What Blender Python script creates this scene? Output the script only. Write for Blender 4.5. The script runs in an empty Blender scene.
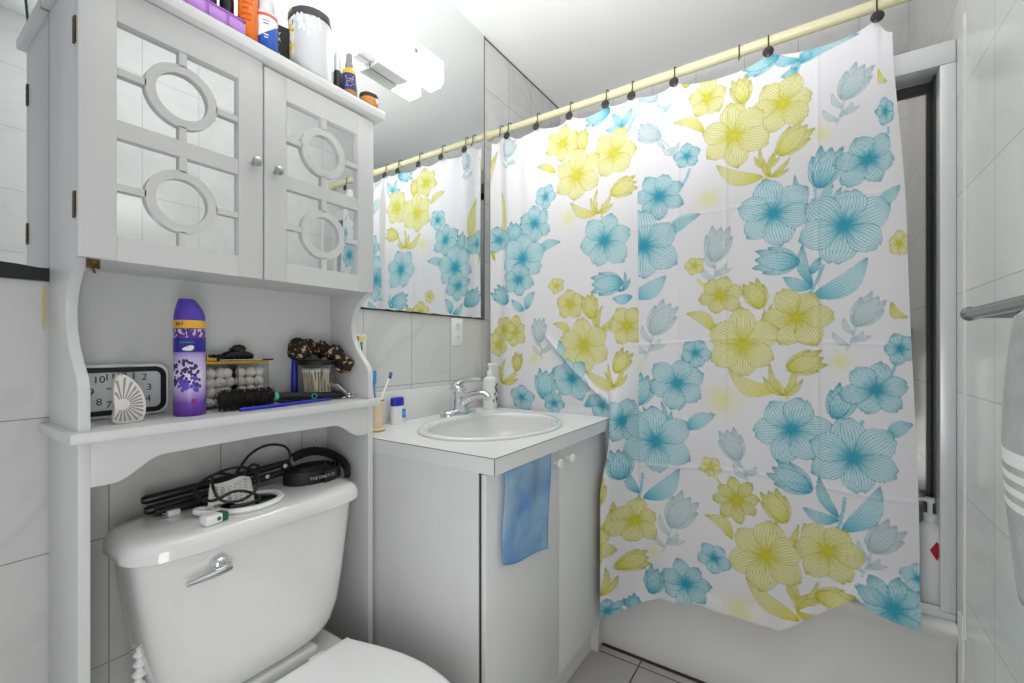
import bpy, bmesh, math, random
import numpy as np
from mathutils import Vector, Matrix

# ---------------------------------------------------------------- camera, world, lights, exposure
scene = bpy.context.scene
col = scene.collection
cam_data = bpy.data.cameras.new('camera')
cam = bpy.data.objects.new('camera', cam_data); col.objects.link(cam)
cam_data.sensor_width = 36.0
cam_data.lens = 445.0 / 1024 * 36
cam_data.shift_y = 6.5 / 1024
cam_data.clip_start = 0.02
cam.location = (0, 0, 1.12)
cam.rotation_euler = (math.radians(90), 0, math.radians(33.75 - 90))
scene.camera = cam
scene.view_settings.view_transform = 'Standard'
scene.view_settings.look = 'None'
scene.view_settings.gamma = 1
scene.view_settings.use_curve_mapping = False
scene.view_settings.exposure = -0.18
scene.cycles.use_denoising = True
scene.cycles.max_bounces = 8
scene.cycles.glossy_bounces = 5

world = bpy.data.worlds.new('world'); scene.world = world
world.use_nodes = True
bgn = world.node_tree.nodes['Background']
bgn.inputs['Color'].default_value = (0.97, 0.98, 1.0, 1)
bgn.inputs['Strength'].default_value = 0.6


def area_light(name, loc, target, sx, sy, power, color=(1, 1, 1), spread=180):
    d = bpy.data.lights.new(name, 'AREA'); d.shape = 'RECTANGLE'
    d.size = sx; d.size_y = sy; d.energy = power; d.color = color; d.spread = math.radians(spread)
    o = bpy.data.objects.new(name, d); col.objects.link(o)
    o.location = loc
    o.rotation_euler = (Vector(target) - Vector(loc)).to_track_quat('-Z', 'Y').to_euler()
    return o


area_light('front_fill_light', (-0.02, 0.0, 0.72), (0.9, 0.8, 0.6), 0.3, 0.7, 4.1)  # added frontal fill just below the camera, not a source of the room
area_light('ceiling_fill_light', (-0.16, 0.26, 1.25), (1.00, 0.50, 2.5), 0.3, 0.25, 13.5, spread=72)  # added unseen source aimed upward, brightens the ceiling
area_light('vanity_lamp_light', (1.02, 1.03, 2.05), (1.05, 0.25, 0.9), 0.36, 0.10, 3.0, (1, 0.98, 0.95))

# ---------------------------------------------------------------- helpers
def lin(c):
    r = []
    for v in c[:3]:
        v = v / 255.0
        r.append(v / 12.92 if v <= 0.04045 else ((v + 0.055) / 1.055) ** 2.4)
    return (r[0], r[1], r[2], 1.0)


def nodes_of(m):
    m.use_nodes = True
    nt = m.node_tree
    return nt, nt.nodes['Principled BSDF']


def pm(name, rgb, rough=0.5, metal=0.0, var=0.05, scale=9.0, bump=0.0, bscale=60.0, trans=0.0, coat=0.0, spec=0.5, alpha=1.0):
    """procedural paint / plastic / metal: base colour broken up by noise"""
    m = bpy.data.materials.new(name)
    nt, b = nodes_of(m)
    tc = nt.nodes.new('ShaderNodeTexCoord')
    nz = nt.nodes.new('ShaderNodeTexNoise'); nz.inputs['Scale'].default_value = scale
    nz.inputs['Detail'].default_value = 3
    nt.links.new(tc.outputs['Object'], nz.inputs['Vector'])
    mx = nt.nodes.new('ShaderNodeMix'); mx.data_type = 'RGBA'
    c = lin(rgb)
    mx.inputs['A'].default_value = tuple(v * (1 - var) for v in c[:3]) + (1,)
    mx.inputs['B'].default_value = tuple(min(1, v * (1 + var)) for v in c[:3]) + (1,)
    nt.links.new(nz.outputs['Fac'], mx.inputs['Factor'])
    nt.links.new(mx.outputs['Result'], b.inputs['Base Color'])
    b.inputs['Roughness'].default_value = rough
    b.inputs['Metallic'].default_value = metal
    b.inputs['Transmission Weight'].default_value = trans
    b.inputs['Coat Weight'].default_value = coat
    b.inputs['Specular IOR Level'].default_value = spec
    b.inputs['Alpha'].default_value = alpha
    if bump:
        n2 = nt.nodes.new('ShaderNodeTexNoise'); n2.inputs['Scale'].default_value = bscale
        nt.links.new(tc.outputs['Object'], n2.inputs['Vector'])
        bp = nt.nodes.new('ShaderNodeBump'); bp.inputs['Strength'].default_value = bump
        bp.inputs['Distance'].default_value = 0.002
        nt.links.new(n2.outputs['Fac'], bp.inputs['Height'])
        nt.links.new(bp.outputs['Normal'], b.inputs['Normal'])
    return m


def tile_mat(name, axis, off_u, off_v, wid, hei, c1, c2, grout, vein, rough=0.22, mort=0.0011):
    """glazed marble-look tiles laid in a straight grid in world metres"""
    m = bpy.data.materials.new(name)
    nt, b = nodes_of(m)
    g = nt.nodes.new('ShaderNodeNewGeometry')
    s = nt.nodes.new('ShaderNodeSeparateXYZ'); nt.links.new(g.outputs['Position'], s.inputs[0])
    cb = nt.nodes.new('ShaderNodeCombineXYZ')
    for k, (ax_, off, per) in enumerate(((axis[0], off_u, wid), (axis[1], off_v, hei))):
        n = nt.nodes.new('ShaderNodeMath'); n.operation = 'ADD'; n.inputs[1].default_value = -off + 40 * per
        nt.links.new(s.outputs[ax_], n.inputs[0]); nt.links.new(n.outputs[0], cb.inputs[k])
    br = nt.nodes.new('ShaderNodeTexBrick')
    br.offset = 0; br.squash = 1
    br.inputs['Scale'].default_value = 1
    br.inputs['Brick Width'].default_value = wid
    br.inputs['Row Height'].default_value = hei
    br.inputs['Mortar Size'].default_value = mort
    br.inputs['Mortar Smooth'].default_value = 0.2
    br.inputs['Color1'].default_value = lin(c1); br.inputs['Color2'].default_value = lin(c2)
    br.inputs['Mortar'].default_value = lin(grout)
    nt.links.new(cb.outputs[0], br.inputs['Vector'])
    # marble veins
    nz = nt.nodes.new('ShaderNodeTexNoise'); nz.inputs['Scale'].default_value = 3.2; nz.inputs['Detail'].default_value = 6
    nz.inputs['Distortion'].default_value = 1.3
    nt.links.new(g.outputs['Position'], nz.inputs['Vector'])
    rp = nt.nodes.new('ShaderNodeValToRGB')
    rp.color_ramp.elements[0].position = 0.43; rp.color_ramp.elements[0].color = (0, 0, 0, 1)
    rp.color_ramp.elements[1].position = 0.50; rp.color_ramp.elements[1].color = (1, 1, 1, 1)
    e = rp.color_ramp.elements.new(0.57); e.color = (0, 0, 0, 1)
    nt.links.new(nz.outputs['Fac'], rp.inputs['Fac'])
    n3 = nt.nodes.new('ShaderNodeTexNoise'); n3.inputs['Scale'].default_value = 2.0
    nt.links.new(g.outputs['Position'], n3.inputs['Vector'])
    mu = nt.nodes.new('ShaderNodeMath'); mu.operation = 'MULTIPLY'
    nt.links.new(rp.outputs['Color'], mu.inputs[0]); nt.links.new(n3.outputs['Fac'], mu.inputs[1])
    mm = nt.nodes.new('ShaderNodeMath'); mm.operation = 'MULTIPLY'; mm.inputs[1].default_value = 0.28
    nt.links.new(mu.outputs[0], mm.inputs[0])
    mx = nt.nodes.new('ShaderNodeMix'); mx.data_type = 'RGBA'
    nt.links.new(mm.outputs[0], mx.inputs['Factor'])
    nt.links.new(br.outputs['Color'], mx.inputs['A']); mx.inputs['B'].default_value = lin(vein)
    nt.links.new(mx.outputs['Result'], b.inputs['Base Color'])
    b.inputs['Roughness'].default_value = rough
    bp = nt.nodes.new('ShaderNodeBump'); bp.inputs['Strength'].default_value = 0.35; bp.inputs['Distance'].default_value = 0.001
    bp.invert = True
    nt.links.new(br.outputs['Fac'], bp.inputs['Height']); nt.links.new(bp.outputs['Normal'], b.inputs['Normal'])
    return m


class MB:
    """collects shapes (in world metres) and links them as ONE mesh object"""
    def __init__(s): s.bm = bmesh.new()

    def _join(s, t):
        me = bpy.data.meshes.new('t'); t.to_mesh(me); t.free(); s.bm.from_mesh(me); bpy.data.meshes.remove(me)

    def box(s, x0, x1, y0, y1, z0, z1, bev=0.0, seg=2, mat=None):
        t = bmesh.new()
        bmesh.ops.create_cube(t, size=1)
        for v in t.verts:
            v.co = Vector(((x0 + x1) / 2 + v.co.x * (x1 - x0), (y0 + y1) / 2 + v.co.y * (y1 - y0), (z0 + z1) / 2 + v.co.z * (z1 - z0)))
        if bev: bmesh.ops.bevel(t, geom=t.edges[:], offset=bev, segments=seg, affect='EDGES', profile=0.5)
        if mat is not None: bmesh.ops.transform(t, matrix=mat, verts=t.verts)
        s._join(t); return s

    def rings(s, rr, cap=True, close=False):
        """loft through a list of equally long point rings"""
        vs = [[s.bm.verts.new(p) for p in r] for r in rr]
        n = len(vs[0])
        for a in range(len(vs) - (0 if close else 1)):
            A, B = vs[a], vs[(a + 1) % len(vs)]
            for i in range(n):
                j = (i + 1) % n
                try: s.bm.faces.new((A[i], A[j], B[j], B[i]))
                except ValueError: pass
        if cap and not close:
            for r in (vs[0][::-1], vs[-1]):
                try: s.bm.faces.new(r)
                except ValueError: pass
        return s

    def tube(s, pts, r, n=10, closed=False, cap=True):
        pts = [Vector(p) for p in pts]
        rad = r if isinstance(r, (list, tuple)) else [r] * len(pts)
        N = len(pts); up = None; rr = []
        for i, p in enumerate(pts):
            if closed: d = pts[(i + 1) % N] - pts[i - 1]
            else: d = pts[min(i + 1, N - 1)] - pts[max(i - 1, 0)]
            d = d.normalized() if d.length > 1e-9 else Vector((0, 0, 1))
            if up is None:
                up = Vector((0, 0, 1)) if abs(d.z) < 0.9 else Vector((1, 0, 0))
            up = (up - d * up.dot(d)).normalized()
            sd = d.cross(up)
            rr.append([p + (up * math.cos(2 * math.pi * k / n) + sd * math.sin(2 * math.pi * k / n)) * rad[i] for k in range(n)])
        return s.rings(rr, cap=cap and not closed, close=closed)

    def cyl(s, p0, p1, r0, r1=None, n=24):
        return s.tube([p0, p1], [r0, r0 if r1 is None else r1], n)

    def lathe(s, prof, c, n=28, mat=None, sy=1.0):
        """prof: list of (radius, height) about the vertical through c"""
        t = MB()
        rr = [[Vector((max(r, 1e-5) * math.cos(2 * math.pi * k / n), sy * max(r, 1e-5) * math.sin(2 * math.pi * k / n), z)) for k in range(n)] for r, z in prof]
        t.rings(rr)
        M = Matrix.Translation(Vector(c)) @ (mat if mat is not None else Matrix())
        bmesh.ops.transform(t.bm, matrix=M, verts=t.bm.verts)
        s._join(t.bm); return s

    def prism(s, poly, axis, a0, a1, bev=0.0):
        """polygon in the two other axes (in xyz order) pushed along axis from a0 to a1"""
        t = bmesh.new()
        def P(u, v, a): return {'x': (a, u, v), 'y': (u, a, v), 'z': (u, v, a)}[axis]
        A = [t.verts.new(P(u, v, a0)) for u, v in poly]; B = [t.verts.new(P(u, v, a1)) for u, v in poly]
        n = len(poly)
        t.faces.new(A); t.faces.new(B[::-1])
        for i in range(n): t.faces.new((A[i], B[i], B[(i + 1) % n], A[(i + 1) % n]))
        bmesh.ops.recalc_face_normals(t, faces=t.faces)
        if bev: bmesh.ops.bevel(t, geom=t.edges[:], offset=bev, segments=2, affect='EDGES', profile=0.5)
        s._join(t); return s

    def ann(s, c, r0, r1, y0, y1, n=48, sx=1.0):
        """flat ring facing y"""
        rr = []
        for r, y in ((r0, y0), (r1, y0), (r1, y1), (r0, y1)):
            rr.append([Vector((c[0] + sx * r * math.cos(2 * math.pi * k / n), y, c[1] + r * math.sin(2 * math.pi * k / n))) for k in range(n)])
        return s.rings(rr, close=True)

    def sph(s, c, r, n=14, mat=None):
        r = r if isinstance(r, (tuple, list)) else (r, r, r)
        t = bmesh.new(); bmesh.ops.create_uvsphere(t, u_segments=n + 4, v_segments=n, radius=1)
        M = Matrix.Translation(Vector(c)) @ (mat if mat is not None else Matrix()) @ Matrix.Diagonal((r[0], r[1], r[2], 1))
        bmesh.ops.transform(t, matrix=M, verts=t.verts); s._join(t); return s

    def grid(s, f, nu, nv):
        vs = [[s.bm.verts.new(f(i / nu, j / nv)) for j in range(nv + 1)] for i in range(nu + 1)]
        for i in range(nu):
            for j in range(nv): s.bm.faces.new((vs[i][j], vs[i + 1][j], vs[i + 1][j + 1], vs[i][j + 1]))
        return s

    def xf(s, M):
        bmesh.ops.transform(s.bm, matrix=M, verts=s.bm.verts); return s

    def build(s, name, mat, parent=None, loc=None, smooth=True, angle=35, label=None, recalc=True):
        if recalc: bmesh.ops.recalc_face_normals(s.bm, faces=s.bm.faces)
        org = Vector((0, 0, 0))
        if parent is not None: org = Vector(parent.get('org', (0, 0, 0)))
        elif loc is not None: org = Vector(loc)
        bmesh.ops.translate(s.bm, vec=-org, verts=s.bm.verts)
        if smooth:
            for f in s.bm.faces: f.smooth = True
            lim = math.radians(angle)
            for e in s.bm.edges:
                if len(e.link_faces) == 2 and e.calc_face_angle(0) > lim: e.smooth = False
        me = bpy.data.meshes.new(name); s.bm.to_mesh(me); s.bm.free()
        for mm in (mat if isinstance(mat, (list, tuple)) else [mat]): me.materials.append(mm)
        o = bpy.data.objects.new(name, me); col.objects.link(o)
        o['org'] = tuple(org)
        if parent is not None: o.parent = parent
        else: o.location = org
        if label: o['label'] = label
        return o


def tag(o, label=None, cat=None, group=None, kind=None):
    if label: o['label'] = label
    if cat: o['category'] = cat
    if group: o['group'] = group
    if kind: o['kind'] = kind
    return o


def thing(name, label, cat, loc, group=None):
    o = bpy.data.objects.new(name, None); col.objects.link(o)
    o.empty_display_size = 0.05
    o.location = loc; o['org'] = tuple(loc)
    return tag(o, label, cat, group)


def spline(pts, n=12, closed=False):
    """Catmull-Rom through the points"""
    P = [Vector(p) for p in pts]; N = len(P); out = []
    rng = range(N) if closed else range(N - 1)
    for i in rng:
        p1, p2 = P[i], P[(i + 1) % N]
        p0 = P[i - 1] if (closed or i > 0) else p1 * 2 - p2
        p3 = P[(i + 2) % N] if (closed or i < N - 2) else p2 * 2 - p1
        for k in range(n):
            t = k / n
            out.append(0.5 * ((2 * p1) + (p2 - p0) * t + (2 * p0 - 5 * p1 + 4 * p2 - p3) * t * t + (3 * p1 - p0 - 3 * p2 + p3) * t ** 3))
    if not closed: out.append(P[-1])
    return out


def selip(cx, cy, ax, ay, z, p=2.0, n=48, bow=0.0):
    r = []
    for k in range(n):
        a = 2 * math.pi * k / n
        c, s_ = math.cos(a), math.sin(a)
        r.append(Vector((cx + ax * math.copysign(abs(c) ** (2 / p), c), cy + ay * math.copysign(abs(s_) ** (2 / p), s_), z)))
    return r


def text_mesh(body, size, mat, M, name, parent, ext=0.0004):
    cu = bpy.data.curves.new('tx', 'FONT'); cu.body = body; cu.size = size; cu.align_x = 'CENTER'; cu.align_y = 'CENTER'; cu.extrude = ext
    o = bpy.data.objects.new('tx', cu); col.objects.link(o)
    dg = bpy.context.evaluated_depsgraph_get(); dg.update()
    me = bpy.data.meshes.new_from_object(o.evaluated_get(dg))
    bpy.data.objects.remove(o); bpy.data.curves.remove(cu)
    b = MB(); b.bm.from_mesh(me); bpy.data.meshes.remove(me); b.xf(M)
    return b.build(name, mat, parent, smooth=False)


FRONT = Matrix(((1, 0, 0, 0), (0, 0, -1, 0), (0, 1, 0, 0), (0, 0, 0, 1)))   # text in xz-plane, facing -y


def face(x, y, z, rz=0.0): return Matrix.Translation((x, y, z)) @ Matrix.Rotation(rz, 4, 'Z') @ FRONT


def wrap_text(body, size, mat, c, r, z, ang, name, parent):
    """lettering bent round an upright cylinder; ang: where its middle faces"""
    cu = bpy.data.curves.new('tx', 'FONT'); cu.body = body; cu.size = size; cu.align_x = 'CENTER'; cu.align_y = 'CENTER'; cu.extrude = 0.0003
    o = bpy.data.objects.new('tx', cu); col.objects.link(o)
    dg = bpy.context.evaluated_depsgraph_get(); dg.update()
    me = bpy.data.meshes.new_from_object(o.evaluated_get(dg))
    bpy.data.objects.remove(o); bpy.data.curves.remove(cu)
    b = MB(); b.bm.from_mesh(me); bpy.data.meshes.remove(me)
    bmesh.ops.subdivide_edges(b.bm, edges=b.bm.edges[:], cuts=1)
    for v in b.bm.verts:
        a = ang + v.co.x / r; rr = r + 0.0006 + v.co.z
        v.co = Vector((c[0] + rr * math.cos(a), c[1] + rr * math.sin(a), z + v.co.y))
    return b.build(name, mat, parent, smooth=False)


CAMA = math.radians(-124)       # roughly: the side of an upright cylinder on the shelf that faces the room
rnd = random.Random(7)

# ---------------------------------------------------------------- materials
WH = pm('white_paint', (216, 216, 216), 0.38, var=0.025, bump=0.03, bscale=25)
WH2 = pm('white_laminate', (222, 222, 222), 0.42, var=0.03)
CTOP = pm('white_counter', (228, 228, 228), 0.3, var=0.02)
PORC = pm('white_porcelain', (224, 224, 223), 0.1, var=0.015, coat=0.5)
CHROME = pm('chrome', (225, 225, 228), 0.08, 1.0, var=0.02)
SATIN = pm('satin_metal', (190, 190, 190), 0.3, 1.0, var=0.03)
ALU = pm('white_aluminium', (228, 229, 230), 0.28, 0.25, var=0.03)
DKALU = pm('dark_aluminium', (74, 74, 74), 0.35, 0.6, var=0.05)
BLACK = pm('black_plastic', (22, 22, 24), 0.4, var=0.15)
BLACKM = pm('black_fabric', (20, 20, 22), 0.85, var=0.3, scale=60, bump=0.3, bscale=200)
BRASS = pm('aged_brass', (92, 74, 46), 0.4, 0.8, var=0.3, scale=60)
GOLD = pm('gold_metal', (205, 165, 70), 0.25, 0.9, var=0.1)
MIRROR = pm('mirror_glass', (236, 240, 240), 0.012, 1.0, var=0.004)
MIRBLK = pm('mirror_black_edge', (26, 27, 27), 0.5, var=0.4, scale=40)
ROD = pm('cream_rod', (208, 203, 165), 0.4, var=0.05, scale=20)
DARKDISC = pm('dark_bronze', (34, 29, 27), 0.4, var=0.2)
GREY = pm('grey_plastic', (128, 128, 130), 0.5)
CAULK = pm('white_caulk', (238, 238, 236), 0.5)

# ---------------------------------------------------------------- the room
YB, YR, XF, XT, ZC = 1.20, -0.32, 2.30, 1.59, 2.50      # back wall, right wall, far wall, tub apron, ceiling
TW, TH = 0.2095, 0.2575
tile_back = tile_mat('marble_tile_back', ('X', 'Z'), 0.301, 0.216, TW, TH, (214, 214, 213), (207, 207, 206), (140, 140, 138), (158, 158, 160))
tile_right = tile_mat('marble_tile_right', ('X', 'Z'), 0.279, 0.245, 0.2095, 0.2538, (226, 226, 226), (220, 220, 220), (176, 176, 176), (186, 186, 188))
tile_far = tile_mat('marble_tile_far', ('Y', 'Z'), 0.04, 0.216, TW, TH, (222, 222, 221), (215, 215, 214), (160, 160, 158), (176, 176, 178))
tile_floor = tile_mat('floor_tile', ('X', 'Y'), 1.55, 0.5, 0.305, 0.305, (188, 186, 182), (176, 174, 170), (62, 58, 54), (150, 148, 145), 0.3, 0.003)
CEIL = pm('ceiling_paint', (240, 240, 239), 0.6, var=0.03, scale=4, bump=0.15, bscale=12)


def struct(name, mb, mat, parent=None, **k):
    o = mb.build(name, mat, parent, smooth=False, **k)
    if parent is None: o['kind'] = 'structure'
    return o


struct('floor', MB().box(-0.9, XF + .05, YR - .05, YB + .05, -0.05, 0), tile_floor)
struct('ceiling', MB().box(-0.05, XF + .05, YR - .05, YB + .05, ZC, ZC + 0.05), CEIL)
struct('wall_back', MB().box(-0.05, XF + .05, YB, YB + .05, 0, ZC), tile_back)
struct('wall_right', MB().box(-0.05, XF + .05, YR - .05, YR, 0, ZC), tile_right)
struct('wall_far', MB().box(XF, XF + .05, YR, YB, 0, ZC), tile_far)
# old caulk strips: right wall beside the shower frame, tub joint
struct('trim_1', MB().box(1.533, 1.545, YR, YR + 0.002, 0.40, 1.95), CAULK)
struct('trim_2', MB().box(1.545, 1.588, YR, YR + 0.003, 0.0, 0.445), CAULK)
struct('trim_3', MB().box(1.583, 1.592, YR, YB - .55, 0, 0.006), pm('dark_joint', (52, 47, 42), 0.8, var=0.3))
struct('trim_5', MB().prism([(.2055, 1.236), (.2045, 1.20), (.205, 1.165), (.2065, 1.152), (.2085, 1.158), (.2095, 1.19), (.2095, 1.236)], 'y', YB - .0012, YB - .0001), pm('yellow_glue', (206, 196, 128), .5, var=.12, scale=40))
cr = MB().box(1.0, XF, YB - 0.003, YB, ZC - 0.006, ZC)
struct('trim_4', cr, pm('ceiling_crack', (96, 94, 90), 0.8, var=0.4, scale=30))

# ---------------------------------------------------------------- wall mirror
mir = thing('wall_mirror', 'large frameless wall mirror with a black lower edge, from white cabinet to curtain', 'mirror', (0.83, YB, 1.246))
MIR_Y = YB - 0.006
MB().box(0.10, 1.565, MIR_Y, YB - .001, 1.248, ZC - .001).build('glass_sheet', MIRROR, mir, smooth=False)
pl = [(0.10, 1.246), (1.566, 1.246)]
n = 60
for k in range(n + 1):
    x = 1.566 - (1.466) * k / n
    t = (x - 0.10) / 1.466
    pl.append((x, 1.2498 + 0.024 * max(0, 1 - t * 1.9) ** 1.3 + rnd.uniform(0, .0032)))
MB().prism(pl, 'y', MIR_Y - 0.0012, MIR_Y + 0.002).build('lower_edge', MIRBLK, mir, smooth=False, label='chipped black lower edge strip of the mirror')
MB().box(1.565, 1.567, MIR_Y - .001, YB - .001, 1.246, ZC - .001).build('side_edge', MIRBLK, mir, smooth=False)

# ---------------------------------------------------------------- light over the mirror
LAMPM = bpy.data.materials.new('lit_shade_glass')
nt, b_ = nodes_of(LAMPM)
b_.inputs['Base Color'].default_value = (0.95, 0.95, 0.95, 1); b_.inputs['Roughness'].default_value = 0.2
b_.inputs['Emission Color'].default_value = (1, 0.985, 0.96, 1); b_.inputs['Emission Strength'].default_value = 4.0
lf = thing('vanity_light', 'glowing white glass vanity light fixed high on the mirror', 'wall light', (1.0, YB, 2.10))
sh = []
for X, q in ((0.812, 1), (0.826, 0), (1.20, 0), (1.214, 1)):
    d0, d1, z0, z1 = (0.040, 0.088, 2.076, 2.146) if q else (0.034, 0.101, 2.066, 2.158)
    out = [(YB - d0, z0), (YB - d1 + .014, z0), (YB - d1, z0 + .016), (YB - d1, z1 - .006), (YB - d1 + .008, z1), (YB - d0, z1 - .03)]
    sh.append([Vector((X, y, z)) for y, z in out])
MB().rings(sh).build('shade', LAMPM, lf, smooth=False)
MB().box(0.905, 1.085, YB - .040, YB - .007, 2.055, 2.15, .004).build('base_plate', pm('lamp_base', (240, 240, 240), 0.4), lf)
MB().prism([(0.945, YB - .052), (1.075, YB - .052), (1.07, YB - .008), (0.95, YB - .008)], 'z', 2.034, 2.053, .003).build('bracket', pm('bracket_metal', (214, 214, 214), .35, .4), lf)
MB().sph((1.06, YB - .104, 2.116), .008).build('finial', GREY, lf)

# ---------------------------------------------------------------- bathtub
tb = thing('bathtub', 'white bathtub behind the flowered curtain', 'bathtub', (1.95, 0.44, 0))
TUBM = pm('tub_enamel', (222, 221, 218), 0.2, var=0.03, scale=4, coat=0.3)
prof = [(1.592, 0), (1.590, .03), (1.592, .095), (1.604, .14), (1.604, .33), (1.594, .362), (1.587, .375), (1.588, .392), (1.597, .402), (1.69, .403), (1.735, .398), (1.775, .36), (1.82, .16), (1.87, .11), (2.12, .11), (2.18, .16), (2.225, .37), (2.25, .402), (2.297, .403), (2.297, .0)]
MB().rings([[Vector((x, y, z)) for x, z in prof] for y in (YR + .002, YR + .10, YB - .12, YB - .002)]).build('tub_shell', TUBM, tb, angle=50)
MB().box(1.70, 2.26, YR + .003, YR + .09, .10, .4025, .01).build('tub_end', TUBM, tb)
MB().box(1.70, 2.26, YB - .11, YB - .003, .10, .4025, .01).build('tub_end', TUBM, tb)

# ---------------------------------------------------------------- shower door behind the curtain
sd = thing('shower_door', 'framed sliding glass shower door standing on the tub rim behind the curtain', 'shower door', (1.62, 0.44, 0.404))
MB().box(1.612, 1.722, YR + .001, YB - .002, 1.870, 1.930, .003).build('header_rail', ALU, sd)
for y0, y1 in ((YR + .0005, YR + .032), (YB - .034, YB - .002)):
    MB().box(1.612, 1.722, y0, y1, .4215, 1.869, .002).build('jamb', ALU, sd)
MB().box(1.612, 1.722, YR + .001, YB - .002, .4035, .4205, .002).box(1.612, 1.617, YR + .033, YB - .035, .4205, .433).box(1.688, 1.722, YR + .033, YB - .035, .4205, .430).build('bottom_track', ALU, sd)
PANE = bpy.data.materials.new('shower_glass')
nt, b_ = nodes_of(PANE)
b_.inputs['Base Color'].default_value = (.5, .49, .47, 1); b_.inputs['Roughness'].default_value = 0.04; b_.inputs['Metallic'].default_value = 0.0
tr = nt.nodes.new('ShaderNodeBsdfTransparent'); tr.inputs['Color'].default_value = (.94, .93, .91, 1)
gl = nt.nodes.new('ShaderNodeBsdfGlossy'); gl.inputs['Roughness'].default_value = 0.03; gl.inputs['Color'].default_value = (.9, .89, .87, 1)
mx = nt.nodes.new('ShaderNodeMixShader'); mx.inputs[0].default_value = 0.2
wv = nt.nodes.new('ShaderNodeTexNoise'); wv.inputs['Scale'].default_value = 14
bp = nt.nodes.new('ShaderNodeBump'); bp.inputs['Strength'].default_value = 0.05; bp.inputs['Distance'].default_value = 0.002
nt.links.new(wv.outputs['Fac'], bp.inputs['Height']); nt.links.new(bp.outputs['Normal'], gl.inputs['Normal'])
nt.links.new(tr.outputs[0], mx.inputs[1]); nt.links.new(gl.outputs[0], mx.inputs[2])
nt.links.new(mx.outputs[0], nt.nodes['Material Output'].inputs['Surface'])
MB().box(1.655, 1.718, YR + .0325, YR + .036, .433, 1.868).build('jamb_seal', DKALU, sd, smooth=False, label='dark seal strip inside the door jamb')
for (ya, yb, x) in ((YR + .037, 0.46, 1.696), (0.42, YB - .036, 1.711)):
    pf = MB()
    pf.box(x - .006, x + .006, ya, ya + .009, .434, 1.866).box(x - .006, x + .006, yb - .009, yb, .434, 1.866)
    pf.box(x - .006, x + .006, ya + .009, yb - .009, 1.838, 1.866).box(x - .006, x + .006, ya + .009, yb - .009, .434, .446)
    fr = pf.build('panel_frame', DKALU, sd, smooth=False, label='dark metal frame of the sliding glass panel')
    MB().box(x - .002, x + .002, ya + .009, yb - .009, .446, 1.838).build('glass_pane', PANE, fr, smooth=False)

# shampoo bottle in the corner of the tub rim
WPL = pm('white_plastic', (236, 236, 236), 0.3, var=0.02)


def pump_bottle(name, label, c, r, h, hp, mat, group=None, sy=1.0, spout=(-1, 0), sc=1.0):
    """bottle with rounded shoulders and a press pump; h: body height, hp: overall height"""
    t = thing(name, label, 'bottle', c, group)
    x, y, z = c
    MB().lathe([(0, 0), (r * .94, 0), (r, .006), (r, h * .86), (r * .93, h * .93), (r * .6, h * .985), (r * .42, h), (r * .42, h + .004), (0, h + .004)], c, sy=sy).build('body', mat, t)
    p = MB()
    p.lathe([(0, h + .004), (r * .46, h + .004), (r * .46, h + .022 * sc), (r * .2, h + .024 * sc), (r * .2, hp - .012 * sc), (r * .34, hp - .012 * sc), (r * .34, hp), (0, hp)], c)
    sx_, sy_ = spout
    p.tube([(x, y, z + hp - .005 * sc), (x + sx_ * r * .9, y + sy_ * r * .9, z + hp - .005 * sc), (x + sx_ * r * 1.25, y + sy_ * r * 1.25, z + hp - .011 * sc)], [.0055 * sc, .0045 * sc, .0035 * sc])
    p.build('pump', WPL, t)
    return t


RED = pm('red_print', (178, 24, 44), 0.5)
sb = pump_bottle('shampoo_bottle', 'white pump bottle on the tub rim behind the shower glass', (1.654, -0.2755, .4208), .0305, .222, .288, WPL, spout=(-.35, .93))
a0 = math.radians(-100)
dm = MB()
def cylpt(c, r, ang, z): return Vector((c[0] + r * math.cos(ang), c[1] + r * math.sin(ang), z))
cc = (1.654, -0.2755)
aa = math.radians(196)
dm.grid(lambda u, v: cylpt(cc, .0310, aa + .46 * (u + v - 1), .575 + .026 * (u - v)), 10, 10)
dm.build('label_diamond', RED, sb, smooth=False, label='red diamond printed on the white bottle')

# ---------------------------------------------------------------- towel bar and towel on the right wall
tbar = thing('towel_bar', 'chrome towel bar on the right-hand tiled wall', 'towel rail', (0.85, YR, 1.184))
BARM = pm('brushed_bar', (150, 150, 152), .22, 1.0, var=.03)
MB().tube([(1.165, -0.25, 1.184), (0.45, -0.25, 1.184)], .0105, 20).sph((1.168, -0.25, 1.184), .0135, 18).build('bar', BARM, tbar)
for x in (1.160, 0.47):
    MB().cyl((x, YR + .001, 1.184), (x, YR + .012, 1.184), .024, .020).tube([(x, YR + .01, 1.184), (x, -.262, 1.184), (x, -.25, 1.184)], [.011, .009, .013], 14).build('post', BARM, tbar)

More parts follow.
